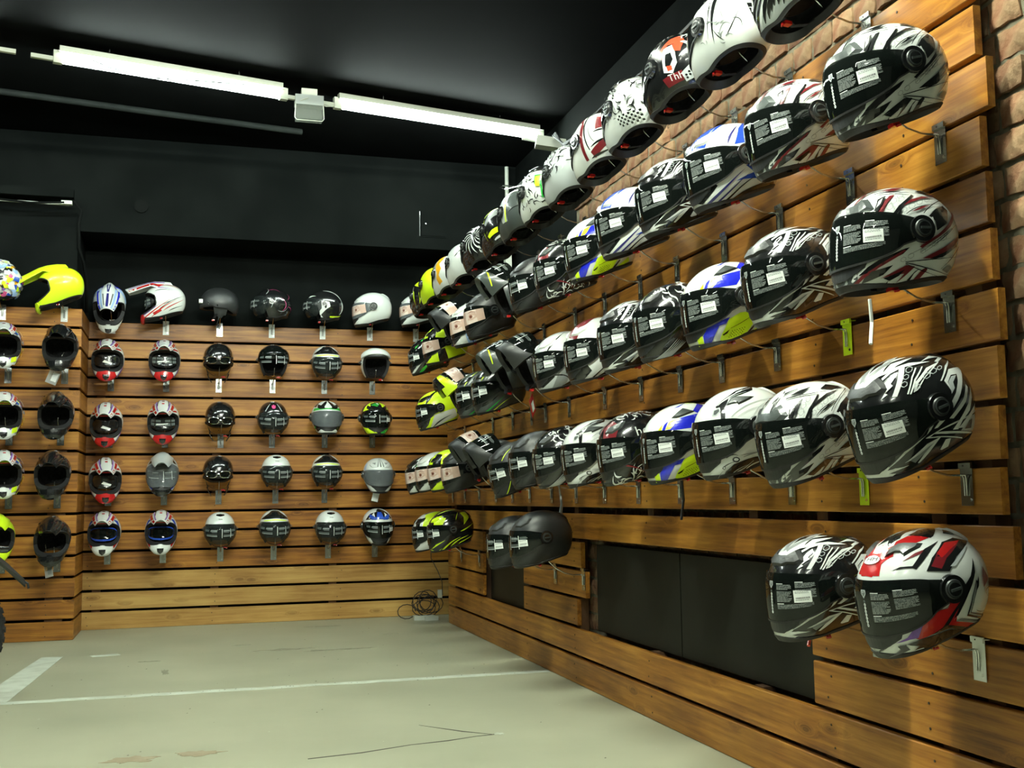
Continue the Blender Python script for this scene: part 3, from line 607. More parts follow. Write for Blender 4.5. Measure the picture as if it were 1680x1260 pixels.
TR['tribal_red'] = [
('d', [(1.114, -0.507), (0.791, -0.355), (0.718, -0.314), (0.721, -0.524), (0.741, -0.626), (0.632, -0.669), (0.815, -0.792), (0.955, -0.684)]),
('w', [(0.725, -0.546), (0.718, -0.357), (0.534, -0.297), (0.625, -0.382), (0.685, -0.483)]),
('s', [(0.87, -0.635), (0.857, -0.511), (0.791, -0.463), (0.752, -0.529), (0.8, -0.629)]),
('d', [(0.842, -0.604), (0.835, -0.522), (0.786, -0.488), (0.782, -0.546)]),
('k', [(0.678, -0.45), (0.619, -0.373), (0.531, -0.311), (0.272, -0.215), (0.213, -0.204), (0.292, -0.276), (0.486, -0.354), (0.604, -0.426)]),
('R', [(0.758, -0.627), (0.65, -0.45), (0.506, -0.348), (0.284, -0.229), (0.255, -0.238), (0.327, -0.288), (0.516, -0.387), (0.618, -0.471), (0.705, -0.591), (0.568, -0.62), (0.582, -0.646), (0.745, -0.647)]),
('k', [(0.63, -0.524), (0.621, -0.476), (0.572, -0.415), (0.386, -0.384), (0.464, -0.469), (0.576, -0.507)]),
('k', [(0.763, -0.818), (0.607, -0.656), (0.564, -0.629), (0.488, -0.601), (0.432, -0.602), (0.397, -0.547), (0.408, -0.617), (0.326, -0.604), (0.291, -0.633), (0.099, -0.619), (-0.646, -0.522), (-0.598, -0.596), (0.287, -0.816)]),
('R', [(0.483, -0.504), (0.346, -0.452), (0.23, -0.415), (0.095, -0.447), (0.203, -0.55), (0.302, -0.621), (0.228, -0.517), (0.4, -0.497)]),
('k', [(0.456, -0.507), (0.337, -0.488), (0.231, -0.465), (0.291, -0.525), (0.384, -0.557)]),
('R', [(0.063, -0.612), (-0.024, -0.486), (-0.083, -0.459), (-0.114, -0.484), (-0.023, -0.615)]),
('k', [(0.161, -0.617), (0.082, -0.51), (0.015, -0.473), (0.088, -0.536), (0.113, -0.623)]),
('R', [(0.557, 0.211), (0.469, 0.371), (0.334, 0.504), (0.27, 0.521), (0.41, 0.362), (0.512, 0.203)]),
('k', [(0.403, 0.194), (0.281, 0.336), (0.049, 0.514), (0.026, 0.5), (0.253, 0.304), (0.37, 0.192)]),
('k', [(0.341, 0.191), (0.286, 0.275), (0.24, 0.304), (0.305, 0.19)]),
('R', [(0.231, 0.334), (0.102, 0.424), (-0.088, 0.487), (-0.35, 0.493), (-0.061, 0.442), (0.121, 0.379)]),
('k', [(-0.059, 0.591), (-0.231, 0.648), (-0.439, 0.547), (-0.226, 0.523)]),
('R', [(-0.24, 0.537), (-0.4, 0.564), (-0.472, 0.494)]),
('R', [(0.165, 0.243), (-0.005, 0.32), (-0.164, 0.348), (0.041, 0.274)]),
('k', [(0.223, 0.214), (0.173, 0.246), (0.118, 0.274), (0.057, 0.3), (-0.011, 0.321), (-0.085, 0.339), (-0.168, 0.354), (-0.263, 0.367), (-0.379, 0.381), (-0.385, 0.387), (-0.266, 0.371), (-0.171, 0.361), (-0.088, 0.349), (-0.012, 0.332), (0.057, 0.311), (0.12, 0.285), (0.176, 0.254), (0.226, 0.219)]),
('k', [(-0.085, 0.195), (-0.206, 0.286), (-0.379, 0.352), (-0.439, 0.295), (-0.357, 0.113), (-0.174, 0.007), (-0.168, 0.128)]),
('w', [(-0.062, 0.166), (-0.139, 0.182), (-0.152, 0.087), (-0.109, -0.009), (-0.069, 0.07)]),
('R', [(0.08, -0.197), (-0.192, -0.038), (-0.362, 0.093), (-0.601, 0.33), (-0.619, 0.288), (-0.406, 0.071), (-0.226, -0.056), (0.038, -0.217)]),
('k', [(-0.431, 0.056), (-0.368, 0.019), (-0.309, -0.017), (-0.253, -0.054), (-0.195, -0.094), (-0.136, -0.134), (-0.077, -0.177), (-0.015, -0.22), (0.05, -0.262), (0.047, -0.265), (-0.017, -0.222), (-0.081, -0.181), (-0.142, -0.14), (-0.202, -0.1), (-0.261, -0.061), (-0.317, -0.023), (-0.374, 0.014), (-0.437, 0.052)]),
('k', [(-0.557, 0.129), (-0.462, 0.07), (-0.389, 0.018), (-0.325, -0.03), (-0.263, -0.079), (-0.197, -0.129), (-0.13, -0.178), (-0.06, -0.228), (0.016, -0.275), (0.013, -0.278), (-0.062, -0.23), (-0.134, -0.182), (-0.203, -0.134), (-0.27, -0.085), (-0.335, -0.036), (-0.398, 0.013), (-0.471, 0.066), (-0.568, 0.128)]),
('R', [(0.01, -0.345), (-0.275, -0.202), (-0.587, -0.013), (-0.579, -0.079), (-0.337, -0.241), (-0.149, -0.339)]),
('k', [(-0.099, -0.346), (-0.371, -0.224), (-0.564, -0.095), (-0.543, -0.15), (-0.298, -0.31), (-0.183, -0.341)]),
('k', [(0.252, -0.372), (0.162, -0.378), (0.066, -0.377), (-0.033, -0.369), (-0.135, -0.357), (-0.236, -0.34), (-0.343, -0.319), (-0.464, -0.295), (-0.692, -0.255), (-0.692, -0.251), (-0.462, -0.291), (-0.34, -0.313), (-0.233, -0.331), (-0.131, -0.347), (-0.029, -0.358), (0.07, -0.365), (0.166, -0.368), (0.255, -0.365)]),
('k', [(0.237, -0.387), (0.163, -0.411), (0.083, -0.433), (-0.001, -0.451), (-0.093, -0.468), (-0.19, -0.482), (-0.29, -0.492), (-0.406, -0.501), (-0.656, -0.508), (-0.626, -0.503), (-0.405, -0.496), (-0.29, -0.485), (-0.189, -0.472), (-0.093, -0.456), (-0.001, -0.438), (0.083, -0.42), (0.163, -0.401), (0.237, -0.379)]),
('k', [(0.251, -0.39), (0.19, -0.423), (0.121, -0.454), (0.048, -0.48), (-0.032, -0.503), (-0.12, -0.522), (-0.215, -0.537), (-0.316, -0.547), (-0.438, -0.553), (-0.437, -0.549), (-0.315, -0.543), (-0.215, -0.532), (-0.12, -0.515), (-0.033, -0.493), (0.047, -0.47), (0.119, -0.445), (0.188, -0.415), (0.249, -0.385)]),
('g', [(-0.34, -0.461), (-0.434, -0.395), (-0.548, -0.393), (-0.478, -0.483)]),
('R', [(0.752, 0.448), (0.722, 0.484), (0.69, 0.521), (0.655, 0.559), (0.617, 0.599), (0.574, 0.638), (0.527, 0.678), (0.473, 0.72), (0.412, 0.762), (0.395, 0.808), (0.466, 0.747), (0.521, 0.711), (0.57, 0.678), (0.616, 0.64), (0.658, 0.598), (0.695, 0.554), (0.728, 0.508), (0.757, 0.464)]),
('k', [(0.678, 0.611), (0.63, 0.638), (0.58, 0.66), (0.528, 0.675), (0.475, 0.687), (0.419, 0.697), (0.361, 0.705), (0.301, 0.708), (0.24, 0.705), (0.233, 0.718), (0.295, 0.722), (0.353, 0.727), (0.409, 0.73), (0.464, 0.728), (0.519, 0.718), (0.574, 0.701), (0.627, 0.673), (0.678, 0.635)]),
('R', [(0.414, 0.621), (0.233, 0.666), (0.05, 0.668), (0.242, 0.595)]),
('k', [(0.478, 0.581), (0.428, 0.577), (0.373, 0.57), (0.314, 0.563), (0.249, 0.554), (0.176, 0.546), (0.093, 0.537), (-0.001, 0.528), (-0.108, 0.516), (-0.112, 0.522), (-0.005, 0.533), (0.087, 0.546), (0.169, 0.558), (0.241, 0.57), (0.307, 0.581), (0.367, 0.589), (0.423, 0.594), (0.475, 0.595)]),
('k', [(0.559, 0.275), (0.481, 0.453), (0.377, 0.502), (0.453, 0.368), (0.52, 0.274)]),
('w', [(0.53, 0.316), (0.478, 0.421), (0.419, 0.468), (0.474, 0.372)]),
('k', [(-0.606, -0.138), (-0.556, -0.183), (-0.515, -0.225), (-0.479, -0.265), (-0.446, -0.304), (-0.414, -0.342), (-0.382, -0.379), (-0.348, -0.415), (-0.313, -0.45), (-0.318, -0.452), (-0.353, -0.417), (-0.39, -0.382), (-0.426, -0.345), (-0.462, -0.308), (-0.497, -0.269), (-0.535, -0.228), (-0.577, -0.184), (-0.63, -0.137)]),
('k', [(-0.008, 0.218), (-0.051, 0.256), (-0.099, 0.29), (-0.15, 0.323), (-0.206, 0.353), (-0.27, 0.384), (-0.351, 0.418), (-0.507, 0.48), (-0.511, 0.461), (-0.509, 0.464), (-0.486, 0.474), (-0.356, 0.427), (-0.271, 0.394), (-0.204, 0.364), (-0.145, 0.333), (-0.092, 0.299), (-0.044, 0.263), (-0.002, 0.223)]),
('g', [(0.224, -0.295), (0.149, -0.265), (0.071, -0.234), (-0.006, -0.202), (-0.083, -0.172), (-0.158, -0.143), (-0.234, -0.116), (-0.311, -0.091), (-0.391, -0.069), (-0.39, -0.066), (-0.31, -0.089), (-0.232, -0.112), (-0.155, -0.137), (-0.079, -0.165), (-0.002, -0.195), (0.076, -0.227), (0.153, -0.259), (0.227, -0.29)]),
('k', [(0.497, 0.232), (0.48, 0.259), (0.46, 0.287), (0.437, 0.318), (0.411, 0.351), (0.38, 0.387), (0.344, 0.425), (0.303, 0.467), (0.253, 0.514), (0.253, 0.516), (0.303, 0.469), (0.345, 0.429), (0.382, 0.391), (0.413, 0.356), (0.44, 0.323), (0.464, 0.292), (0.483, 0.262), (0.5, 0.234)]),
('g', [(0.343, 0.342), (0.359, 0.294), (0.403, 0.264), (0.432, 0.281), (0.418, 0.328), (0.373, 0.359), (0.343, 0.342), (0.349, 0.338), (0.375, 0.353), (0.415, 0.325), (0.427, 0.284), (0.401, 0.27), (0.363, 0.296), (0.349, 0.338)]),
('g', [(0.275, 0.428), (0.295, 0.379), (0.341, 0.348), (0.369, 0.365), (0.351, 0.413), (0.303, 0.446), (0.275, 0.428), (0.282, 0.424), (0.306, 0.439), (0.347, 0.411), (0.363, 0.369), (0.339, 0.355), (0.299, 0.381), (0.282, 0.424)]),
('g', [(0.166, 0.507), (0.192, 0.455), (0.242, 0.423), (0.269, 0.438), (0.246, 0.488), (0.192, 0.525), (0.166, 0.507), (0.174, 0.502), (0.197, 0.517), (0.242, 0.485), (0.262, 0.442), (0.239, 0.429), (0.196, 0.458), (0.174, 0.502)]),
('g', [(0.2, 0.285), (0.212, 0.249), (0.251, 0.225), (0.278, 0.235), (0.267, 0.27), (0.227, 0.295), (0.2, 0.285), (0.206, 0.281), (0.229, 0.29), (0.262, 0.268), (0.272, 0.239), (0.249, 0.23), (0.216, 0.251), (0.206, 0.281)]),
('g', [(0.075, 0.349), (0.094, 0.304), (0.146, 0.273), (0.18, 0.285), (0.164, 0.328), (0.11, 0.361), (0.075, 0.349), (0.082, 0.344), (0.113, 0.355), (0.159, 0.327), (0.174, 0.289), (0.144, 0.279), (0.098, 0.306), (0.082, 0.344)]),
('g', [(-0.054, 0.405), (-0.03, 0.361), (0.025, 0.33), (0.06, 0.341), (0.039, 0.383), (-0.019, 0.417), (-0.054, 0.405), (-0.045, 0.4), (-0.015, 0.41), (0.034, 0.382), (0.052, 0.345), (0.022, 0.336), (-0.025, 0.363), (-0.045, 0.4)]),
('g', [(-0.2, 0.453), (-0.166, 0.407), (-0.105, 0.374), (-0.071, 0.384), (-0.096, 0.426), (-0.163, 0.463), (-0.2, 0.453), (-0.188, 0.447), (-0.157, 0.455), (-0.102, 0.425), (-0.08, 0.389), (-0.109, 0.381), (-0.16, 0.408), (-0.188, 0.447)]),
('g', [(0.255, -0.317), (0.253, -0.347), (0.283, -0.364), (0.314, -0.351), (0.315, -0.322), (0.286, -0.305), (0.255, -0.317), (0.26, -0.32), (0.286, -0.31), (0.311, -0.324), (0.309, -0.348), (0.283, -0.359), (0.258, -0.345), (0.26, -0.32)]),
('g', [(0.158, -0.28), (0.156, -0.315), (0.193, -0.335), (0.232, -0.321), (0.233, -0.289), (0.197, -0.268), (0.158, -0.28), (0.164, -0.283), (0.197, -0.273), (0.228, -0.291), (0.227, -0.319), (0.194, -0.33), (0.162, -0.313), (0.164, -0.283)]),
('g', [(-0.003, -0.227), (-0.005, -0.259), (0.033, -0.282), (0.071, -0.273), (0.073, -0.241), (0.035, -0.218), (-0.003, -0.227), (0.003, -0.231), (0.035, -0.223), (0.067, -0.242), (0.065, -0.269), (0.033, -0.277), (0.002, -0.258), (0.003, -0.231)]),
('g', [(-0.18, -0.123), (-0.179, -0.161), (-0.133, -0.191), (-0.086, -0.182), (-0.086, -0.144), (-0.133, -0.115), (-0.18, -0.123), (-0.173, -0.127), (-0.133, -0.12), (-0.092, -0.145), (-0.093, -0.178), (-0.133, -0.186), (-0.173, -0.16), (-0.173, -0.127)]),
('g', [(-0.31, -0.051), (-0.308, -0.086), (-0.261, -0.114), (-0.216, -0.107), (-0.217, -0.072), (-0.264, -0.044), (-0.31, -0.051), (-0.302, -0.055), (-0.263, -0.05), (-0.224, -0.073), (-0.222, -0.103), (-0.261, -0.109), (-0.301, -0.085), (-0.302, -0.055)]),
]
TR['racing'] = [
('b', [(-0.032, 0.546), (-0.318, 0.765), (-0.469, 0.621), (-0.471, 0.635), (-0.126, 0.442), (0.116, 0.23), (0.396, 0.239), (0.531, 0.254), (0.311, 0.442), (0.214, 0.456), (-0.109, 0.476)]),
('Y', [(0.551, 0.279), (0.452, 0.41), (0.29, 0.457), (0.412, 0.321), (0.483, 0.264)]),
('b', [(0.279, 0.718), (-0.082, 0.873), (0.156, 0.731)]),
('y', [(-0.057, 0.885), (-0.287, 0.789), (-0.464, 0.624), (-0.318, 0.765), (-0.086, 0.839)]),
('y', [(0.694, 0.259), (0.578, 0.384), (0.62, 0.271)]),
('b', [(0.608, 0.266), (0.547, 0.37), (0.468, 0.427), (0.559, 0.273)]),
('y', [(0.001, 0.217), (-0.282, 0.405), (-0.492, 0.444), (-0.656, 0.368), (-0.439, 0.008), (-0.207, 0.022)]),
('y', [(0.769, -0.443), (0.692, -0.419), (0.657, -0.49), (0.611, -0.673), (0.677, -0.699), (0.723, -0.511)]),
('b', [(0.673, -0.423), (0.637, -0.339), (0.581, -0.297), (0.462, -0.279), (0.33, -0.262), (0.394, -0.337), (0.48, -0.341), (0.518, -0.411), (0.607, -0.65), (0.65, -0.502)]),
('b', [(0.509, -0.648), (0.473, -0.562), (0.311, -0.683), (0.048, -0.694), (-0.237, -0.659), (-0.491, -0.571), (-0.584, -0.656), (0.02, -0.769), (0.494, -0.667)]),
('y', [(0.468, -0.538), (0.446, -0.465), (0.345, -0.285), (0.156, -0.235), (-0.134, -0.261), (-0.265, -0.295), (-0.173, -0.38), (0.007, -0.595), (0.267, -0.668), (0.388, -0.634)]),
('k', [(0.439, -0.475), (0.342, -0.442), (0.374, -0.486), (0.424, -0.496)]),
('k', [(0.005, -0.603), (-0.187, -0.437), (-0.196, -0.463), (-0.048, -0.615)]),
('k', [(0.328, -0.432), (0.278, -0.429), (0.223, -0.424), (0.163, -0.415), (0.101, -0.399), (0.036, -0.376), (-0.032, -0.35), (-0.101, -0.32), (-0.172, -0.286), (-0.17, -0.284), (-0.099, -0.317), (-0.029, -0.346), (0.04, -0.37), (0.105, -0.391), (0.168, -0.407), (0.227, -0.416), (0.281, -0.422), (0.33, -0.427)]),
('y', [(-0.122, -0.585), (-0.417, -0.4), (-0.445, -0.497), (-0.211, -0.598)]),
('k', [(0.306, -0.475), (0.294, -0.48), (0.294, -0.493), (0.306, -0.487)]),
('k', [(0.322, -0.499), (0.31, -0.505), (0.309, -0.518), (0.321, -0.512)]),
('k', [(0.337, -0.524), (0.326, -0.53), (0.325, -0.543), (0.336, -0.537)]),
('k', [(0.352, -0.549), (0.34, -0.556), (0.339, -0.569), (0.351, -0.562)]),
('k', [(0.267, -0.48), (0.254, -0.486), (0.253, -0.499), (0.266, -0.493)]),
('k', [(0.284, -0.505), (0.271, -0.512), (0.27, -0.525), (0.283, -0.518)]),
('k', [(0.3, -0.531), (0.287, -0.538), (0.286, -0.552), (0.298, -0.544)]),
('k', [(0.315, -0.557), (0.302, -0.565), (0.3, -0.579), (0.313, -0.571)]),
('k', [(0.225, -0.485), (0.211, -0.492), (0.209, -0.505), (0.223, -0.499)]),
('k', [(0.242, -0.512), (0.228, -0.519), (0.227, -0.533), (0.241, -0.526)]),
('k', [(0.259, -0.539), (0.245, -0.546), (0.243, -0.56), (0.257, -0.553)]),
('k', [(0.275, -0.566), (0.261, -0.574), (0.259, -0.589), (0.273, -0.581)]),
('k', [(0.18, -0.49), (0.165, -0.494), (0.164, -0.507), (0.179, -0.503)]),
('k', [(0.198, -0.518), (0.184, -0.523), (0.182, -0.537), (0.196, -0.531)]),
('k', [(0.215, -0.546), (0.201, -0.552), (0.199, -0.566), (0.213, -0.56)]),
('k', [(0.231, -0.575), (0.217, -0.582), (0.215, -0.597), (0.229, -0.59)]),
('k', [(0.134, -0.49), (0.119, -0.494), (0.118, -0.507), (0.133, -0.503)]),
('k', [(0.153, -0.519), (0.138, -0.524), (0.136, -0.537), (0.151, -0.532)]),
('k', [(0.17, -0.549), (0.155, -0.554), (0.154, -0.567), (0.168, -0.563)]),
('k', [(0.187, -0.579), (0.172, -0.584), (0.17, -0.599), (0.184, -0.593)]),
('k', [(0.087, -0.487), (0.073, -0.491), (0.071, -0.504), (0.086, -0.5)]),
('k', [(0.106, -0.518), (0.091, -0.521), (0.09, -0.535), (0.105, -0.531)]),
('k', [(0.124, -0.548), (0.109, -0.552), (0.107, -0.566), (0.122, -0.562)]),
('k', [(0.141, -0.58), (0.126, -0.584), (0.124, -0.598), (0.139, -0.594)]),
]
TR['white_scroll'] = [
('k', [(0.564, 0.503), (0.439, 0.589), (0.112, 0.749), (-0.367, 0.825), (-0.183, 0.657), (0.093, 0.611), (0.311, 0.599), (0.429, 0.454), (0.501, 0.232), (0.554, 0.248), (0.527, 0.362)]),
('w', [(0.522, 0.51), (0.459, 0.547), (0.391, 0.582), (0.317, 0.614), (0.235, 0.643), (0.145, 0.671), (0.043, 0.697), (-0.074, 0.719), (-0.216, 0.742), (-0.229, 0.755), (-0.08, 0.729), (0.036, 0.71), (0.139, 0.688), (0.232, 0.663), (0.315, 0.634), (0.392, 0.6), (0.461, 0.562), (0.525, 0.521)]),
('s', [(0.433, 0.557), (0.388, 0.573), (0.339, 0.589), (0.287, 0.603), (0.23, 0.616), (0.169, 0.628), (0.103, 0.639), (0.031, 0.648), (-0.047, 0.653), (-0.05, 0.659), (0.028, 0.654), (0.1, 0.648), (0.166, 0.64), (0.227, 0.63), (0.284, 0.618), (0.338, 0.603), (0.388, 0.586), (0.434, 0.566)]),
('s', [(0.14, 0.705), (-0.045, 0.75), (0.04, 0.691), (0.142, 0.673)]),
('s', [(0.656, 0.35), (0.609, 0.472), (0.506, 0.468), (0.515, 0.392), (0.599, 0.333)]),
('d', [(0.628, 0.365), (0.6, 0.437), (0.527, 0.444), (0.532, 0.399), (0.599, 0.353)]),
('k', [(0.625, -0.64), (0.562, -0.49), (0.47, -0.428), (0.308, -0.438), (0.181, -0.462), (-0.118, -0.516), (-0.198, -0.696), (-0.067, -0.882), (0.424, -0.733), (0.567, -0.723)]),
('s', [(0.577, -0.595), (0.526, -0.594), (0.476, -0.596), (0.426, -0.593), (0.375, -0.589), (0.324, -0.583), (0.273, -0.571), (0.223, -0.553), (0.173, -0.527), (0.18, -0.518), (0.229, -0.542), (0.282, -0.554), (0.335, -0.559), (0.386, -0.562), (0.435, -0.566), (0.484, -0.569), (0.532, -0.572), (0.581, -0.578)]),
('w', [(0.29, -0.62), (0.254, -0.612), (0.214, -0.606), (0.17, -0.599), (0.121, -0.594), (0.067, -0.59), (0.007, -0.59), (-0.061, -0.594), (-0.138, -0.603), (-0.136, -0.597), (-0.059, -0.588), (0.011, -0.58), (0.073, -0.577), (0.129, -0.577), (0.18, -0.58), (0.225, -0.586), (0.264, -0.593), (0.298, -0.605)]),
('s', [(0.211, -0.698), (0.168, -0.695), (0.125, -0.691), (0.081, -0.687), (0.036, -0.684), (-0.012, -0.683), (-0.062, -0.683), (-0.115, -0.685), (-0.173, -0.692), (-0.169, -0.684), (-0.111, -0.678), (-0.056, -0.672), (-0.003, -0.668), (0.046, -0.666), (0.092, -0.668), (0.136, -0.672), (0.178, -0.677), (0.218, -0.683)]),
('w', [(0.468, -0.648), (0.437, -0.649), (0.401, -0.659), (0.357, -0.678), (0.303, -0.709), (0.241, -0.733), (0.173, -0.743), (0.097, -0.751), (0.007, -0.763), (0.013, -0.753), (0.101, -0.741), (0.18, -0.728), (0.25, -0.71), (0.314, -0.677), (0.366, -0.649), (0.408, -0.634), (0.442, -0.63), (0.472, -0.634)]),
('s', [(0.513, -0.632), (0.501, -0.598), (0.485, -0.574), (0.463, -0.556), (0.435, -0.544), (0.401, -0.537), (0.359, -0.535), (0.306, -0.542), (0.238, -0.561), (0.24, -0.556), (0.308, -0.537), (0.361, -0.528), (0.405, -0.528), (0.44, -0.533), (0.468, -0.544), (0.491, -0.563), (0.507, -0.588), (0.518, -0.624)]),
('k', [(0.397, -0.398), (0.409, -0.418), (0.439, -0.418), (0.471, -0.399), (0.492, -0.373), (0.492, -0.349), (0.471, -0.337), (0.437, -0.343), (0.408, -0.368)]),
('w', [(0.414, -0.388), (0.424, -0.4), (0.446, -0.396), (0.467, -0.381), (0.475, -0.363), (0.464, -0.352), (0.442, -0.355), (0.421, -0.371)]),
('k', [(0.563, -0.328), (0.547, -0.319), (0.531, -0.312), (0.515, -0.308), (0.498, -0.306), (0.481, -0.306), (0.463, -0.31), (0.443, -0.317), (0.423, -0.329), (0.421, -0.324), (0.442, -0.311), (0.462, -0.301), (0.482, -0.293), (0.502, -0.29), (0.521, -0.291), (0.539, -0.297), (0.556, -0.306), (0.57, -0.319)]),
('k', [(0.604, -0.444), (0.59, -0.435), (0.576, -0.426), (0.561, -0.418), (0.546, -0.412), (0.529, -0.406), (0.511, -0.401), (0.491, -0.398), (0.469, -0.399), (0.471, -0.394), (0.492, -0.394), (0.513, -0.394), (0.533, -0.397), (0.551, -0.401), (0.568, -0.408), (0.583, -0.416), (0.597, -0.426), (0.609, -0.438)]),
('k', [(0.565, -0.442), (0.569, -0.456), (0.583, -0.458), (0.597, -0.448), (0.603, -0.432), (0.598, -0.419), (0.584, -0.417), (0.57, -0.428)]),
('w', [(0.573, -0.44), (0.576, -0.448), (0.585, -0.448), (0.593, -0.44), (0.594, -0.43), (0.587, -0.426), (0.578, -0.43)]),
('g', [(0.401, 0.257), (0.327, 0.305), (0.244, 0.344), (0.152, 0.375), (0.05, 0.397), (-0.062, 0.409), (-0.185, 0.41), (-0.321, 0.4), (-0.485, 0.38), (-0.489, 0.384), (-0.323, 0.403), (-0.187, 0.415), (-0.064, 0.416), (0.049, 0.406), (0.152, 0.384), (0.245, 0.352), (0.329, 0.311), (0.403, 0.262)]),
('g', [(0.313, 0.236), (0.255, 0.263), (0.191, 0.284), (0.12, 0.3), (0.042, 0.311), (-0.042, 0.316), (-0.133, 0.314), (-0.231, 0.305), (-0.338, 0.29), (-0.339, 0.292), (-0.232, 0.307), (-0.134, 0.317), (-0.043, 0.32), (0.042, 0.316), (0.12, 0.306), (0.191, 0.289), (0.256, 0.267), (0.315, 0.24)]),
('g', [(-0.065, 0.183), (-0.084, 0.203), (-0.106, 0.22), (-0.13, 0.234), (-0.157, 0.244), (-0.187, 0.252), (-0.22, 0.256), (-0.257, 0.256), (-0.296, 0.252), (-0.297, 0.254), (-0.257, 0.258), (-0.221, 0.26), (-0.187, 0.257), (-0.155, 0.251), (-0.127, 0.24), (-0.101, 0.226), (-0.079, 0.207), (-0.06, 0.185)]),
('g', [(-0.123, 0.278), (-0.152, 0.297), (-0.181, 0.313), (-0.21, 0.326), (-0.239, 0.337), (-0.269, 0.345), (-0.299, 0.35), (-0.33, 0.353), (-0.36, 0.352), (-0.362, 0.354), (-0.331, 0.355), (-0.3, 0.354), (-0.268, 0.35), (-0.237, 0.343), (-0.207, 0.332), (-0.177, 0.318), (-0.148, 0.301), (-0.12, 0.281)]),
('g', [(0.068, 0.197), (0.03, 0.236), (-0.011, 0.269), (-0.053, 0.297), (-0.098, 0.319), (-0.144, 0.335), (-0.193, 0.346), (-0.243, 0.351), (-0.295, 0.35), (-0.296, 0.352), (-0.243, 0.353), (-0.193, 0.35), (-0.143, 0.34), (-0.096, 0.324), (-0.05, 0.302), (-0.007, 0.273), (0.033, 0.239), (0.071, 0.199)]),
('g', [(0.652, -0.686), (0.644, -0.617), (0.638, -0.578), (0.631, -0.548), (0.623, -0.525), (0.614, -0.504), (0.603, -0.487), (0.589, -0.473), (0.573, -0.462), (0.575, -0.459), (0.591, -0.47), (0.606, -0.483), (0.619, -0.499), (0.629, -0.519), (0.638, -0.543), (0.645, -0.573), (0.65, -0.613), (0.657, -0.682)]),
('k', [(0.385, -0.335), (0.346, -0.345), (0.302, -0.355), (0.254, -0.365), (0.199, -0.376), (0.138, -0.388), (0.073, -0.393), (0.004, -0.396), (-0.07, -0.398), (-0.069, -0.396), (0.005, -0.394), (0.074, -0.39), (0.139, -0.382), (0.2, -0.37), (0.255, -0.359), (0.303, -0.349), (0.346, -0.34), (0.386, -0.332)]),
('g', [(0.347, -0.381), (0.315, -0.382), (0.282, -0.385), (0.246, -0.389), (0.206, -0.394), (0.164, -0.401), (0.119, -0.406), (0.072, -0.411), (0.023, -0.418), (0.024, -0.412), (0.073, -0.406), (0.121, -0.398), (0.167, -0.389), (0.21, -0.38), (0.249, -0.374), (0.286, -0.371), (0.319, -0.371), (0.35, -0.372)]),
]
VENT = {'red_white': [(0.626, 0.591), (0.519, 0.705), (0.371, 0.739), (0.287, 0.716), (0.107, 0.629), (0.185, 0.581), (0.309, 0.557), (0.413, 0.523), (0.425, 0.582), (0.497, 0.615)], 'tribal_black': [(0.969, 0.531), (0.946, 0.764), (0.659, 0.599), (0.488, 0.659), (0.475, 0.425), (0.572, 0.395), (0.704, 0.436), (0.801, 0.425)], 'tribal_red': [(1.07, 0.548), (1.012, 0.609), (0.728, 0.456), (0.577, 0.536), (0.55, 0.321), (0.664, 0.251), (0.811, 0.288), (0.963, 0.372)], 'tribal_white': [(1.07, 0.548), (1.012, 0.609), (0.728, 0.456), (0.577, 0.536), (0.55, 0.321), (0.664, 0.251), (0.811, 0.288), (0.963, 0.372)], 'racing': [(0.409, 0.475), (0.272, 0.569), (0.106, 0.662), (-0.077, 0.529), (0.173, 0.476), (0.307, 0.452)], 'white_scroll': [(0.423, 0.471), (0.255, 0.62), (-0.103, 0.513), (0.002, 0.478), (0.229, 0.432), (0.234, 0.47), (0.322, 0.474)]}
# ------------------------------------------------------------------ helmet graphics
def mirror_ok(p): return p
def tribal(seed, a='w', c='k', acc=None, n=26, wd=.055):
    """swept blades: from the chin back and up, and over the crown from the visor to the rear"""
    r_ = random.Random(seed); out = []
    for i in range(n):
        t = i/(n-1); k = r_.random()
        col = a if not acc or r_.random() > .22 else acc
        if i % 2 == 0:   # lower flank
            x = .78-1.35*t; y = -.62+.10*r_.random()+.10*t; L_ = .42+.35*r_.random()
            out.append((col, blade(x, y, x-.2*L_, y+.35*L_, x-L_*1.0, y+L_*(.50+.25*k), wd*(.8+.9*k))))
        else:            # crown
            x = .62-1.15*t; y = .32+.10*r_.random()+.18*math.sin(math.pi*t); L_ = .45+.35*r_.random()
            out.append((col, blade(x, y, x-.05, y+.5*L_, x-L_*.9, y+.42*L_*(1-.8*t), wd*(.8+.9*k))))
    return out
def scribble(seed, col, n=26, x0=-.6, x1=.6, y0=-.55, y1=-.1, s=.09):
    r_ = random.Random(seed); out = []; n = int(n*1.35); s *= 1.45
    for i in range(n):
        x, y = r_.uniform(x0, x1), r_.uniform(y0, y1); a = r_.uniform(0, 6.28); l = r_.uniform(.5, 1.3)*s
        out.append((col, blade(x, y, x+l*math.cos(a), y+l*math.sin(a), x+l*1.6*math.cos(a+.9), y+l*1.6*math.sin(a+.9), s*.34)))
    return out
def confetti(seed, cols, n=60, s=.12):
    r_ = random.Random(seed); out = []
    for i in range(n):
        t = r_.random()**.5*1.0; a = r_.uniform(0, 6.28); x, y = t*math.cos(a), t*math.sin(a); c = r_.uniform(.5, 1.3)*s; b_ = r_.uniform(0, 6.28)
        out.append((r_.choice(cols), [(x+c*math.cos(b_+q)*(.6+.5*r_.random()), y+c*math.sin(b_+q)*(.6+.5*r_.random())) for q in (0, 1.7, 3.1, 4.8)]))
    return out
def band(c, pts): return (c, pts)
D = {}
D['tribal_black'] = dict(kind='ff', base='k', ops=tribal(3, 'w', 'k', 's', 30), vent='m', stick=1)
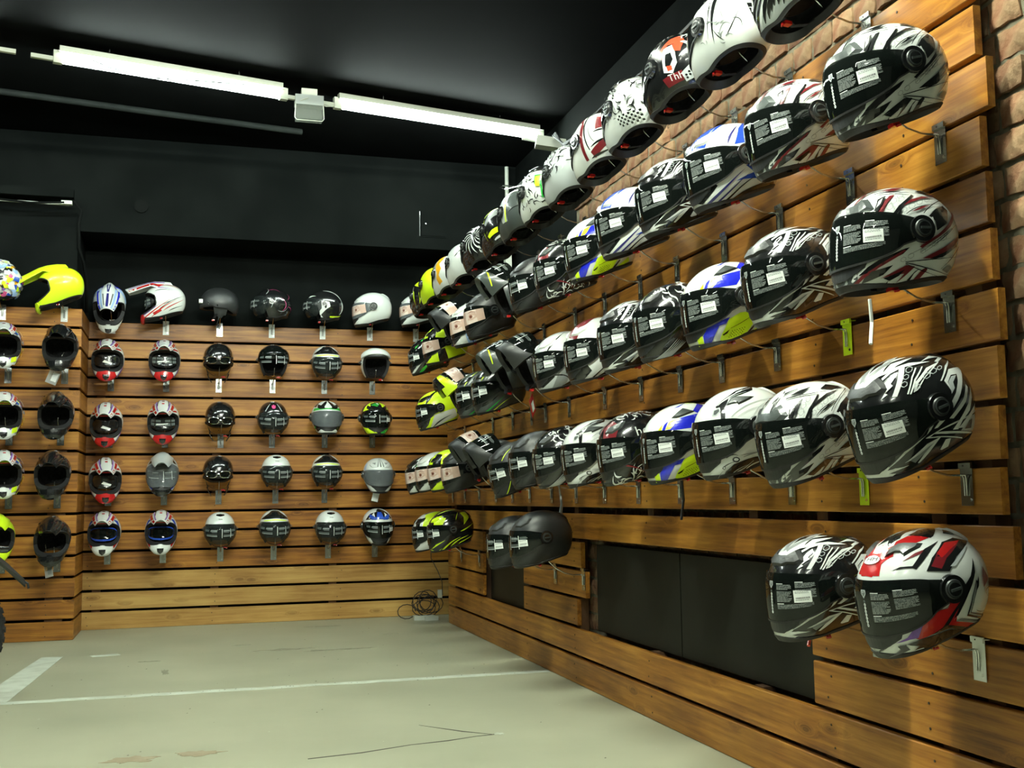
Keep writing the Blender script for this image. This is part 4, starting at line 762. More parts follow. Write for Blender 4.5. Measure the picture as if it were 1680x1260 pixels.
D['tribal_white'] = dict(kind='ff', base='w', ops=tribal(5, 'k', 'w', 'g', 30), vent='d', stick=1)
D['tribal_red'] = dict(kind='ff', base='w', ops=tribal(8, 'k', 'w', 'R', 30), vent='d', stick=1)
D['red_white'] = dict(kind='ff', base='w', ops=[], vent='d', stick=1, badge=1, nolabel=1)
D['racing'] = dict(kind='ff', base='w', vent='d', stick=1, ops=[
    ('b', [(.66, .22), (.30, .20), (-.18, .62), (.02, .82), (.30, .60), (.5, .52), (.68, .40)]),
    ('y', [(.92, .20), (.70, .22), (.70, .42), (.84, .46)]), ('b', [(.60, .78), (.28, .93), (.20, .88), (.5, .70)]),
    ('Y', [(.20, .20), (-.10, .20), (-.42, .55), (-.25, .68)]), ('y', [(-.2, .15), (-.75, .1), (-.8, -.1), (-.3, .02)]),
    ('y', [(1.0, -.42), (.86, -.36), (.80, -.70), (.96, -.75)]),
    ('b', [(.84, -.32), (.52, -.22), (.58, -.36), (.70, -.68), (.80, -.66)]),
    ('y', [(.40, -.22), (-.25, -.12), (-.55, -.30), (-.45, -.48), (.10, -.58), (.52, -.56), (.46, -.38)]),
    ('k', [(.44, -.40), (.33, -.42), (.40, -.50), (.52, -.50)]), ('b', [(.62, -.60), (.1, -.58), (-.5, -.50), (-.6, -.60), (.3, -.70), (.6, -.72)]),
    ('b', [(-.8, .0), (-.55, -.12), (-.62, -.5), (-.9, -.4)])])
D['blue_white'] = dict(kind='ff', base='w', vent='w', stick=1, ops=[
    ('B', [(.85, .42), (.62, .30), (.50, .52), (.10, .80), (-.5, .85), (-.3, 1.0), (.4, .95), (.72, .72)]),
    ('B', [(.20, .22), (-.15, .22), (-.5, .6), (-.3, .72), (-.02, .52)]), ('k', [(.9, -.36), (.62, -.26), (.55, -.34), (.72, -.52), (.9, -.52)]),
    ('B', [(.10, -.16), (-.70, -.05), (-.8, -.40), (-.2, -.42), (.30, -.36), (-.05, -.30)]), ('n', blade(.75, -.6, .5, -.4, .1, -.2, .05)),
    ('n', blade(.7, -.64, .4, -.46, .0, -.28, .035)), ('k', blade(.6, -.66, .3, -.5, -.1, -.36, .04)), ('k', blade(.5, -.68, .1, -.56, -.5, -.46, .06)),
    ('n', blade(.3, .25, .2, .45, -.1, .62, .04)), ('g', blade(.6, .4, .5, .6, .2, .8, .05)), ('k', [(-.5, -.48), (.5, -.62), (.3, -.75), (-.6, -.62)])])
D['red_arrow'] = dict(kind='ff', base='w', vent='w', stick=1, ops=[
    ('R', [(.85, .42), (.66, .26), (.52, .5), (.1, .8), (-.5, .85), (-.3, 1.0), (.4, .95), (.72, .72)]), ('k', [(.9, -.36), (.55, -.26), (.45, -.42), (.7, -.66), (.9, -.6)]),
    ('r', [(.22, -.20), (-.35, -.16), (-.5, -.42), (-.1, -.46), (.25, -.44), (.0, -.32)]), ('k', blade(.6, -.66, .3, -.5, -.1, -.3, .04)), ('k', [(-.5, -.48), (.5, -.62), (.3, -.75), (-.6, -.62)]),
    ('k', [(.1, .22), (-.12, .22), (-.4, .6), (-.3, .7)]), ('s', [(-.5, -.1), (-.9, 0), (-.85, -.4), (-.6, -.4)])])
D['grey_white'] = dict(kind='ff', base='s', vent='w', stick=1, ops=[
    ('w', [(.7, .3), (.3, .25), (-.1, .6), (.2, .85), (.6, .7)]), ('k', blade(.6, .25, .4, .5, 0, .75, .06)), ('k', [(.95, -.35), (.6, -.25), (.5, -.33), (.72, -.5), (.9, -.5)]),
    ('g', [(.4, -.2), (.1, -.2), (.3, -.6), (.6, -.65)]), ('k', blade(.6, -.3, .2, -.3, .2, -.6, .03)), ('k', [(-.5, -.46), (.5, -.60), (.3, -.75), (-.6, -.62)]), ('d', [(-.3, -.1), (-.9, .1), (-.85, -.4), (-.4, -.4)])])
D['black_print'] = dict(kind='ff', base='k', vent='m', stick=1, ops=scribble(4, 'w', 26, -.3, .4, .3, .75, .09)+[('s', blade(.72-.05*i, -.64+.0*i, .45-.05*i, -.50, .30-.03*i, -.36-.02*i, .035)) for i in range(6)]+scribble(9, 's', 9, -.5, .1, -.5, -.3, .07))
D['white_scroll'] = dict(kind='ff', base='w', vent='d', stick=1, ops=[
    ('k', [(1.0, .30), (.78, .24), (.70, .45), (.62, .66), (.72, .72), (.9, .5)]), ('k', [(1.0, -.36), (.74, -.26), (.60, -.30), (.74, -.50), (.92, -.54)]),
    ('d', blade(.70, -.64, .5, -.35, -.3, -.25, .03)), ('k', blade(.66, -.66, .4, -.42, -.4, -.33, .12)), ('s', blade(.6, -.62, .3, -.46, -.3, -.36, .025)), ('s', blade(.5, -.62, .1, -.5, -.5, -.36, .03)),
    ('g', blade(.4, .24, .2, .5, -.4, .6, .022)), ('g', blade(-.1, .22, -.2, .4, -.5, .45, .018)), ('g', blade(.5, .24, .4, .4, .1, .6, .014)), ('k', blade(.62, -.28, .5, -.22, .45, -.34, .03)), ('k', blade(.5, -.30, .38, -.26, .36, -.36, .025)),
    ('k', [(-.5, -.50), (.5, -.66), (.3, -.75), (-.6, -.62)])]+scribble(3, 'k', 8, -.2, .5, -.52, -.4, .05)+scribble(12, 'g', 14, -.8, -.3, .0, .5, .05))
D['skull_red'] = dict(kind='ff', base='k', vent='d', stick=1, txt=[('hel', .05, .28, .26, 'w')], ops=[('R', [(.85, .3), (.6, .22), (.45, .5), (.55, .75), (.8, .6)])]+scribble(21, 'w', 26, -.5, .5, .6, .9, .07)+scribble(22, 'w', 22, -.3, .6, -.62, -.38, .07)+[('R', blade(.6, -.25, .3, -.3, .1, -.6, .03)), ('R', blade(.2, -.2, .0, -.25, -.3, -.3, .04))])
D['matte_black'] = dict(kind='ff', base='m', vent='m', stick=2, ops=[])
D['matte_black_yellow'] = dict(kind='ff', base='m', vent='m', stick=2, ops=[('y', blade(.6, -.62, .5, -.5, .42, -.25, .022, .8, .8)), ('y', blade(.5, .3, .3, .6, -.3, .75, .018, .8, .3))])
D['matte_face'] = dict(kind='ff', base='m', vent='m', stick=3, ops=[])
D['white_face'] = dict(kind='ff', base='w', vent='w', stick=3, ops=[('k', [(1, -.3), (.8, -.3), (.85, -.5), (1, -.5)]), ('l', [(.5, -.3), (.35, -.25), (.2, -.65), (.4, -.7)]), ('B', blade(.45, -.3, .3, -.4, .3, -.7, .03, .8, .8))])
D['yellow_face'] = dict(kind='ff', base='y', vent='k', stick=3, ops=[('k', [(.75, .2), (.45, .2), (.3, .6), (.5, .75)]), ('k', [(.45, -.2), (.2, -.2), (.1, -.65), (.4, -.7)]), ('w', blade(.1, .2, 0, .5, -.4, .7, .1))])
D['green_face'] = dict(kind='ff', base='k', vent='k', stick=3, ops=[('w', [(.8, -.4), (.6, -.3), (.5, -.55), (.7, -.68)]), ('G', [(.5, -.3), (.2, -.2), (.2, -.45), (.45, -.6)]), ('w', blade(.6, .3, .4, .6, .0, .8, .12)), ('G', blade(.5, .25, .3, .5, -.1, .7, .08)), ('w', blade(.0, -.2, -.3, -.3, -.5, -.4, .1))])
D['green_text'] = dict(kind='ff', base='k', vent='k', stick=2, ops=[('w', blade(.8, -.6, .6, -.3, .4, -.25, .12)), ('G', blade(.6, -.62, .3, -.4, .1, -.25, .12)), ('G', blade(.6, .3, .4, .6, .0, .8, .1)), ('s', blade(.4, .3, .2, .6, -.2, .75, .08)), ('w', blade(.1, -.2, -.3, -.3, -.5, -.4, .1))])
D['black_lime'] = dict(kind='ff', base='d', vent='k', stick=2, ops=[('G', blade(.7, -.60, .4, -.5, .0, -.25, .05)), ('y', blade(.6, -.66, .3, -.58, -.2, -.35, .03)), ('y', blade(.6, .3, .4, .6, .0, .8, .05)), ('k', blade(.8, -.35, .5, -.4, .2, -.2, .1)), ('s', blade(.5, .3, .3, .5, -.1, .7, .07)), ('G', blade(.2, .25, .0, .5, -.4, .6, .06))])
D['yellow_black'] = dict(kind='ff', base='k', vent='y', stick=2, ops=[
    ('y', blade(.9, -.55, .78, -.42, .35, -.28, .10, .6)), ('y', blade(.92, -.66, .7, -.66, .45, -.5, .12, .7)), ('y', blade(.5, -.62, .3, -.42, -.2, -.3, .07)), ('y', blade(.2, -.58, .0, -.40, -.5, -.28, .06)), ('y', blade(-.1, -.55, -.35, -.42, -.7, -.32, .05)),
    ('y', [(.66, .24), (.36, .24), (.20, .45), (.52, .60), (.62, .42)]), ('y', blade(.5, .7, .1, .85, -.4, .75, .06)), ('y', [(-.35, .55), (-.70, .60), (-.62, .30), (-.35, .10), (-.42, .35)]), ('y', blade(-.1, .3, -.2, .5, -.3, .6, .03)), ('y', blade(-.2, -.1, -.4, -.05, -.8, .1, .05))])
D['yellow_white'] = dict(kind='ff', base='w', vent='k', stick=2, ops=[('y', [(.5, .25), (.2, .2), (-.5, .5), (-.4, .9), (.3, .75)]), ('k', [(.75, .3), (.6, .25), (.5, .6), (.7, .65)]), ('k', [(.9, -.3), (.7, -.25), (.75, -.45), (.9, -.5)]), ('k', blade(.4, .8, .1, .9, -.3, .9, .1)), ('y', [(.4, -.25), (-.3, -.15), (-.2, -.5), (.3, -.6)])])
D['yellow_white_black'] = dict(kind='ff', base='y', vent='k', stick=2, ops=[('k', [(.75, -.25), (.4, -.2), (.5, -.45), (.65, -.6), (.78, -.5)]), ('w', [(.3, -.2), (-.5, -.1), (-.6, -.4), (.1, -.62), (.5, -.68)]), ('d', blade(.4, -.6, .1, -.45, -.4, -.3, .08)), ('k', blade(.5, .25, .3, .6, -.2, .85, .14)), ('k', blade(.95, .3, .85, .5, .7, .7, .06))])
for k_ in TR: D[k_]['ops'] = TR[k_]
D['tribal_white']['ops'] = [({'R': 'k', 'w': 'w'}.get(c, c), p_) for c, p_ in TR['tribal_red']]
# rear views of the top row (back of the helmet towards the room)
D['rear_streak'] = dict(kind='ff', base='s', vent='g', stick=1, ops=tribal(15, 'k', 'w', 'w', 30))
D['rear_scroll'] = dict(kind='ff', base='w', vent='w', stick=1, txt=[('Thh', -.93, -.02, .13, 'w')], ops=[('k', [(-1.1, .14), (-.80, .12), (-.93, -.30), (-1.0, -.30)]), ('k', blade(-.3, .5, -.35, .2, -.2, -.4, .10)), ('g', blade(-.35, -.3, -.5, .0, -.6, -.25, .022)), ('k', blade(-.45, -.35, -.62, -.2, -.72, .05, .018)), ('k', blade(-.6, -.1, -.75, -.1, -.7, -.28, .016)), ('g', blade(-.5, -.1, -.4, .1, -.5, .3, .015)), ('k', blade(-.2, .4, -.25, .1, -.1, -.3, .03)), ('k', blade(-.4, -.4, -.3, -.3, -.25, -.1, .02))]+scribble(31, 'g', 16, -.45, .1, -.45, .5, .05))
D['rear_beast'] = dict(kind='ff', base='k', vent='k', stick=1, txt=[('Thh', -.48, -.33, .17, 'w')], ops=[('O', [(-.35, .45), (-.20, .25), (-.28, .05), (-.45, .15), (-.62, .1), (-.66, .32), (-.55, .5)]), ('w', [(-.3, .25), (-.28, -.2), (-.45, -.26), (-.56, -.1), (-.54, .1), (-.46, .28)]), ('k', [(-.36, .12), (-.34, -.10), (-.42, -.14), (-.5, -.02), (-.46, .12)]), ('O', [(-.36, -.1), (-.37, -.2), (-.46, -.2), (-.46, -.12)]),
    ('k', blade(-.35, .30, -.42, .26, -.5, .30, .04)), ('w', blade(-.6, .3, -.72, .3, -.75, .1, .06)), ('s', blade(-.6, .0, -.7, .1, -.85, .25, .05)), ('R', [(-.2, -.3), (-.6, -.25), (-.62, -.42), (-.25, -.48)])]+scribble(41, 'w', 16, -.3, .2, .1, .8, .07)+scribble(42, 's', 14, -.9, -.6, .2, .7, .06)+[('s', [(-.60, -.46), (-.58, -.30), (-1.0, .02), (-1.05, -.35)])]+
    [('k', [(-.64-.055*i+.02*math.cos(q), -.40+.045*i+.05*j*1.0+.02*math.sin(q)) for q in (0, 1.05, 2.1, 3.14, 4.2, 5.2)]) for i in range(6) for j in range(2)])
D['rear_print'] = dict(kind='ff', base='w', vent='k', stick=1, ops=scribble(51, 'k', 60, -.9, .4, -.2, .85, .07)+scribble(52, 'g', 20, -.9, .4, -.3, .8, .08)+[('k', [(-.2-.05*i, -.46+.045*j), (-.24-.05*i, -.46+.045*j), (-.24-.05*i, -.42+.045*j), (-.2-.05*i, -.42+.045*j)]) for i in range(10) for j in range(5) if (i+j) % 2]+[('s', blade(-.7, -.4, -.85, -.3, -.9, .0, .05))])
D['rear_red'] = dict(kind='ff', base='w', vent='w', stick=1, ops=[('R', [(.3, .7), (-.1, .4), (-.1, -.5), (-.2, -.5), (-.22, .3), (.1, .85)]), ('k', blade(-.2, .8, -.25, 0, -.35, -.3, .05, .7, .5)), ('g', blade(-.3, .8, -.35, 0, -.5, -.15, .03, .7, .5)), ('R', [(-.5, .45), (-.85, .35), (-.8, .15), (-.55, .1)]), ('k', blade(-.5, .05, -.7, .1, -1, .05, .04)), ('R', [(-.35, -.35), (-.75, -.1), (-.7, -.3), (-.4, -.5)]), ('k', blade(-.4, -.25, -.7, -.1, -1, -.1, .05)), ('k', blade(-.3, -.48, -.6, -.42, -.9, -.35, .06))])
D['rear_silver'] = dict(kind='ff', base='s', vent='g', stick=1, ops=scribble(61, 'k', 36, -.5, .3, -.1, .8, .08)+scribble(62, 'w', 16, -.6, .3, 0, .8, .09)+[('w', [(-.9, .3), (-.6, .3), (-.55, .1), (-.9, .05)])])
D['rear_green'] = dict(kind='ff', base='w', vent='k', stick=1, ops=scribble(71, 'k', 70, -.9, .3, -.45, .85, .07)+[('G', [(-.45, .3), (-.78, .25), (-.85, -.1), (-.95, -.3), (-.6, -.3), (-.62, .0), (-.48, .05)]), ('y', [(-.48, .25), (-.6, .25), (-.6, -.02), (-.5, .0)]), ('k', [(.2, .8), (-.7, .6), (-.6, .45), (-.1, .55)]), ('w', [(-.4, .42), (-.7, .38), (-.7, .28), (-.42, .3)])])
D['rear_charcoal'] = dict(kind='ff', base='d', vent='w', stick=1, ops=[('w', [(.5, .55), (-.9, .55), (-1, .3), (-1.1, .8), (.2, 1.1)]), ('k', [(-.5, .45), (-.85, .5), (-.95, .1), (-.6, .15)]), ('s', [(.2, .5), (-.3, .4), (-.2, -.3), (.1, -.3)]), ('y', blade(-.1, .5, -.3, .1, -.1, -.3, .07, .7, .7)), ('k', blade(-.3, .4, -.3, 0, -.1, -.4, .04)), ('k', blade(-.3, -.1, -.6, .1, -1, .0, .02))])
D['rear_yellow_stripe'] = dict(kind='ff', base='k', vent='k', stick=1, ops=[('y', blade(.1, .4, -.3, .85, -.9, .7, .16, .6, .8)), ('g', blade(-.1, .1, -.4, .6, -1, .35, .26, .5, .8)), ('y', blade(-.2, -.3, -.6, -.05, -1.1, -.12, .15, .6, .8)), ('w', blade(-.4, -.42, -.7, -.25, -1.1, -.35, .07, .5, .5)), ('y', blade(.0, .3, .05, 0, -.1, -.4, .04))])
D['rear_spiral'] = dict(kind='ff', base='k', vent='k', stick=1, ops=[('w', blade(-.5+.55*math.cos(q), .2+.55*math.sin(q), -.5+.3*math.cos(q+.8), .2+.3*math.sin(q+.8), -.5+.05*math.cos(q), .2+.05*math.sin(q), .045)) for q in [i*.42 for i in range(15)]]+scribble(81, 'w', 12, -.9, -.6, -.4, .2, .06))
D['rear_white'] = dict(kind='ff', base='w', vent='w', stick=1, ops=[('k', blade(-.4, .1, -.5, .2, -.7, .5, .05)), ('s', blade(-.2, .5, -.3, .1, -.2, -.3, .02))])
D['rear_gold'] = dict(kind='ff', base='w', vent='w', stick=1, ops=[('o', [(-.1, .6), (-.3, .7), (-.4, .45), (-.3, .3), (-.45, .1), (-.3, -.1), (-.4, -.35), (-.15, -.45), (-.1, -.2), (-.2, .0), (-.05, .3)]), ('g', blade(.1, .5, .0, 0, .1, -.4, .06)), ('k', blade(.0, .5, -.08, 0, .0, -.4, .02))])
D['rear_yellow'] = dict(kind='ff', base='y', vent='y', stick=1, ops=[('k', blade(-.3, .7, -.5, .6, -.7, .5, .08)), ('k', [(-.6, -.3), (-1.1, -.2), (-1.1, -.6), (-.5, -.6)])])
D['rear_yellow_black'] = dict(kind='ff', base='k', vent='y', stick=1, ops=[('y', [(.1, .5), (-.6, .9), (-1, .5), (-.4, .3)]), ('y', blade(-.1, .2, -.2, 0, -.1, -.4, .14)), ('y', blade(-.5, .1, -.6, -.1, -.4, -.4, .12)), ('w', blade(0, .4, -.1, .2, -.1, .0, .04))])
# flip-up helmets (chin bar raised)
D['flip_black_text'] = dict(kind='flip', base='m', ops=[], stick=2)
D['flip_black_face'] = dict(kind='flip', base='m', ops=[], stick=3)
D['flip_black_yellow'] = dict(kind='flip', base='d', ops=[('y', blade(.3, .5, .0, .7, -.4, .6, .03))], bar='d', barops=[('y', blade(.9, -.32, .6, -.34, .35, -.5, .03, .8, .8))], stick=2)
D['flip_yellow_face'] = dict(kind='flip', base='k', ops=[('y', blade(-.1, -.3, -.3, 0, -.5, .4, .12))], bar='y', barops=[('k', [(.9, -.5), (.4, -.5), (.4, -.8), (.9, -.8)])], stick=3)
# open-face jets, front views
JF = lambda base, c, extra=(): dict(kind='jet', base=base, ops=[(c, [(-60, 46), (0, 52), (60, 46), (60, 38), (0, 43), (-60, 38)], 'F')] + list(extra))
D['jet_black_pink'] = dict(kind='jet', base='k', stick=2, ops=[('p', [(-9, 46), (-9, 58), (-4, 52), (0, 60), (4, 52), (9, 58), (9, 46), (4, 40), (-4, 40)], 'F'), ('s', [(-32, 30), (-24, 62), (-21, 62), (-28, 30)], 'F'), ('s', [(32, 30), (24, 62), (21, 62), (28, 30)], 'F')])
D['jet_black_pink_side'] = dict(kind='jet', base='k', stick=2, ops=[('s', blade(.1, -.2, -.2, .5, -.4, .1, .03)), ('s', blade(.1, -.2, -.1, .1, .3, .2, .02)), ('p', blade(-.4, -.3, -.7, 0, -.3, .3, .025)), ('p', blade(.2, .6, -.1, .8, -.3, .5, .02)), ('p', blade(-.6, .2, -.8, .4, -.6, .6, .02)), ('s', blade(.3, .4, .1, .6, .3, .8, .02)), ('p', blade(-.6, -.1, -.85, -.1, -.8, -.4, .02)), ('s', blade(-.2, -.3, -.5, -.4, -.6, -.1, .02))])
D['jet_black'] = dict(kind='jet', base='k', stick=2, visor_up=1, ops=[])
D['jet_black_band'] = dict(kind='jet', base='w', stick=2, ops=[('k', [(-75, 33), (-50, 50), (-40, 62), (-60, 89), (60, 89), (40, 62), (50, 50), (75, 33), (0, 37)], 'F'), ('y', [(-45, 30), (0, 35), (45, 30), (45, 27), (0, 31), (-45, 27)], 'F'), ('k', [(78, 20), (90, 10), (90, -30), (80, -30)], 'F'), ('k', [(-78, 20), (-90, 10), (-90, -30), (-80, -30)], 'F')])
D['jet_white'] = dict(kind='jet', base='w', stick=2, ops=[('k', [(-24, 58), (0, 54), (24, 58), (30, 66), (0, 70), (-30, 66)], 'F'), ('k', [(-70, 24), (0, 27), (70, 24), (70, 20), (0, 22), (-70, 20)], 'F')], ftxt=[('THH', 0, 42, 6, 'k')])
D['jet_band_side'] = dict(kind='jet', base='k', stick=2, ops=[('w', [(.45, .0), (.2, .20), (-.15, .15), (-.2, -.05), (.0, -.2), (.2, -.42), (.1, -.55), (.35, -.5)]), ('w', blade(.1, .75, -.5, .8, -.75, .1, .12)), ('w', blade(-.7, .2, -.85, -.1, -.6, -.4, .12)), ('y', blade(-.2, -.5, -.5, -.5, -.75, -.4, .09, .6)), ('w', blade(.8, .4, .6, .45, .4, .4, .1)), ('k', [(.02, .1), (-.06, .06), (-.02, -.14), (.05, -.12)])])
D['flip_up_white'] = dict(kind='jet', base='w', stick=0, novisor=1, ops=[('k', [(-62, 22), (-45, 40), (0, 46), (45, 40), (62, 22), (52, 26), (0, 36), (-52, 26)], 'F')])
D['half_goggles'] = dict(kind='half', base='k', ops=[])
D['half_side'] = dict(kind='half', base='m', ops=[], strap=1)
D['ff_white'] = dict(kind='ff', base='w', vent='w', stick=3, visor='mirror', ops=[('g', blade(.6, .2, .3, .25, .0, .1, .05))])
D['ff_green_white'] = dict(kind='ff', base='w', vent='k', stick=0, visor='mirror', ops=[('G', [(-64, 22), (0, 26), (64, 22), (64, 34), (0, 30), (-64, 34)], 'F'), ('k', [(-8, 90), (-30, 40), (-14, 34), (-4, 60)], 'F'), ('k', [(8, 90), (30, 40), (14, 34), (4, 60)], 'F'), ('k', [(-50, 36), (-62, 80), (-80, 40)], 'F'), ('k', [(50, 36), (62, 80), (80, 40)], 'F'), ('k', [(-60, -26), (-35, -40), (-22, -30), (22, -30), (35, -40), (60, -26), (60, -18), (-60, -18)], 'F'), ('G', blade(.5, -.3, .3, -.5, .0, -.6, .1)), ('k', blade(.3, -.2, 0, -.2, -.4, .0, .2))])
D['ff_green_yellow'] = dict(kind='ff', base='k', vent='k', stick=2, ops=[('y', [(-60, -28), (-20, -26), (10, -40), (30, -30), (20, -55), (-40, -50)], 'F'), ('G', [(5, -30), (50, -25), (45, -40), (15, -45)], 'F'), ('y', [(-60, 25), (-20, 30), (-40, 60), (-10, 75), (-60, 70)], 'F'), ('y', [(20, 40), (50, 30), (60, 60), (25, 70)], 'F'), ('G', [(-30, 50), (0, 40), (20, 60), (0, 70)], 'F'), ('w', [(-62, -20), (-75, 10), (-85, -30)], 'F'), ('w', [(-5, 60), (8, 52), (10, 66)], 'F')])
D['ff_white_blue'] = dict(kind='ff', base='w', vent='w', stick=0, visor='mirror', ops=[('g', [(-46, 35), (-22, 38), (-20, 48), (-40, 46)], 'F'), ('g', [(46, 35), (22, 38), (20, 48), (40, 46)], 'F'), ('d', [(-2, 30), (-1, 88), (1, 88), (2, 30)], 'F'), ('d', [(-12, 30), (-9, 75), (-7, 75), (-9, 30)], 'F'), ('d', [(12, 30), (9, 75), (7, 75), (9, 30)], 'F'), ('d', [(-20, -30), (0, -27), (20, -30), (0, -42)], 'F'), ('B', [(-60, -24), (-62, -30), (-28, -48), (-26, -45)], 'F'), ('B', [(60, -24), (62, -30), (28, -48), (26, -45)], 'F'), ('l', [(-66, 10), (-80, 40), (-70, 44), (-60, 20)], 'F')])
D['ff_blue_mix'] = dict(kind='ff', base='w', vent='B', stick=2, ops=[('k', [(-60, 25), (-50, 50), (-20, 60), (-30, 89), (30, 89), (50, 60), (60, 30), (20, 28), (-20, 30)], 'F'), ('B', [(-14, 30), (-12, 60), (12, 60), (14, 30)], 'F'), ('w', [(-45, 30), (-18, 36), (-30, 56)], 'F'), ('w', [(45, 30), (18, 36), (30, 56)], 'F'), ('r', [(-70, 10), (-80, 25), (-84, -5)], 'F'), ('B', [(-66, -14), (-80, -35), (-40, -50), (-50, -28)], 'F'), ('k', [(-30, -25), (30, -25), (20, -34), (40, -50), (-40, -50), (-20, -34)], 'F'), ('k', blade(.2, .0, -.2, .2, -.7, .2, .2)), ('B', blade(.2, -.2, -.2, -.3, -.7, -.2, .2))])
# motocross
D['mx_red'] = dict(kind='mx', base='w', nose='r', peak='w', goggle='glare', ops=[('r', [(-62, 31), (0, 36), (62, 31), (62, 38), (0, 42), (-62, 38)], 'F')]+[('k', [(s*(14+9*i), 44), (s*(20+11*i), 60-2*i), (s*(12+10*i), 80), (s*(17+11*i), 60-2*i), (s*(18+9*i), 44)], 'F') for i in range(4) for s in (-1, 1)]+[('r', [(-4, 46+7*i), (4, 46+7*i), (4, 50+7*i), (-4, 50+7*i)], 'F') for i in range(4)]+[('P', [(s*62, -8), (s*50, -28), (s*24, -44), (s*24, -36), (s*52, -20)], 'F') for s in (-1, 1)]+[('r', blade(.3, -.3, 0, 0, -.4, .1, .07)), ('P', blade(.5, -.45, .1, -.2, -.4, -.1, .06)), ('r', blade(.2, -.5, -.2, -.3, -.7, -.3, .07)), ('k', blade(.3, .2, 0, .3, -.4, .4, .04))])
D['mx_red_text'] = dict(D['mx_red'], goggle='text')
D['mx_side_red'] = dict(kind='mx', base='w', nose='r', peak='w', goggle='text', side=1, ops=[('r', blade(.75, -.5, .3, -.3, -.3, .0, .05)), ('P', blade(.8, -.42, .5, -.30, .2, -.16, .06)), ('r', blade(.5, -.52, .1, -.3, -.5, -.05, .06)), ('k', blade(.4, -.45, .0, -.2, -.6, .05, .025)), ('r', [(.45, -.40), (.2, -.34), (.15, -.44), (.4, -.5)]), ('r', blade(.1, -.45, -.3, -.25, -.8, -.05, .05)), ('d', blade(.1, -.2, -.3, -.1, -.8, .1, .03)), ('P', blade(.4, .6, .0, .6, -.5, .3, .05)), ('r', blade(.2, .8, -.3, .75, -.8, .3, .08)), ('k', blade(-.1, -.5, -.4, -.35, -.7, -.3, .03)), ('k', blade(.3, .4, 0, .5, -.4, .3, .03))])
D['mx_blue_silver'] = dict(kind='mx', base='s', nose='k', peak='s', goggle='visor', ops=[('b', [(s*62, -14), (s*50, -26), (s*12, -34), (s*14, -28)], 'F') for s in (-1, 1)]+[('w', [(s*10, 40), (s*40, 36), (s*30, 60)], 'F') for s in (-1, 1)]+[('k', [(s*45, 36), (s*62, 30), (s*60, 60)], 'F') for s in (-1, 1)]+[('n', blade(.4, -.4, .1, -.3, -.3, -.1, .1))])
D['mx_blue_white'] = dict(kind='mx', base='w', nose='w', peak='w', goggle='blue', ops=[('B', [(s*60, 12), (s*66, 40), (s*40, 46), (s*46, 34)], 'F') for s in (-1, 1)]+[('r', [(s*16, 40), (s*20, 40), (s*20, 62), (s*16, 62)], 'F') for s in (-1, 1)]+[('k', [(-12, 46+8*i), (12, 46+8*i), (12, 49+8*i), (-12, 49+8*i)], 'F') for i in range(3)]+[('r', [(s*24, -24), (s*56, -12), (s*50, -22), (s*26, -32)], 'F') for s in (-1, 1)]+[('B', [(s*30, -38), (s*62, -18), (s*90, -10), (s*70, -34), (s*36, -46)], 'F') for s in (-1, 1)]+[('r', [(-9, -31), (9, -31), (4, -35), (-4, -35)], 'F'), ('r', [(-8, -36), (-3, -37), (-2, -43), (2, -43), (3, -37), (8, -36), (6, -44), (-6, -44)], 'F'), ('B', blade(.2, -.2, -.2, .0, -.7, .1, .2)), ('k', [(-60, 50), (-30, 60), (30, 60), (60, 50), (70, 89), (-70, 89)], 'F')])
D['mx_top_blue'] = dict(kind='mx', base='w', nose='w', peak='w', peakart='blue', goggle='none', ops=[('b', [(-180, 35), (-120, 35), (-120, 80), (-180, 80)], 'F'), ('b', [(180, 35), (120, 35), (120, 80), (180, 80)], 'F'), ('l', [(70, 10), (90, 60), (110, 60), (100, 0)], 'F'), ('l', [(-70, 10), (-90, 60), (-110, 60), (-100, 0)], 'F'), ('n', [(30, 50), (60, 80), (80, 60), (50, 40)], 'F'), ('n', [(-30, 50), (-60, 80), (-80, 60), (-50, 40)], 'F')])
D['mx_black'] = dict(kind='mx', base='k', nose='k', peak='k', goggle='none', ops=[])
D['mx_yellow'] = dict(kind='mx', base='y', nose='y', peak='y', goggle='none', ops=[('k', blade(-.35, .75, -.5, .6, -.7, .55, .05))])
D['mx_multi'] = dict(kind='mx', base='w', nose='w', peak='w', goggle='none', ops=confetti(6, ['k', 'k', 'l', 'P', 'p', 'o', 'w', 'B', 'y', 'w'], 170, .12))

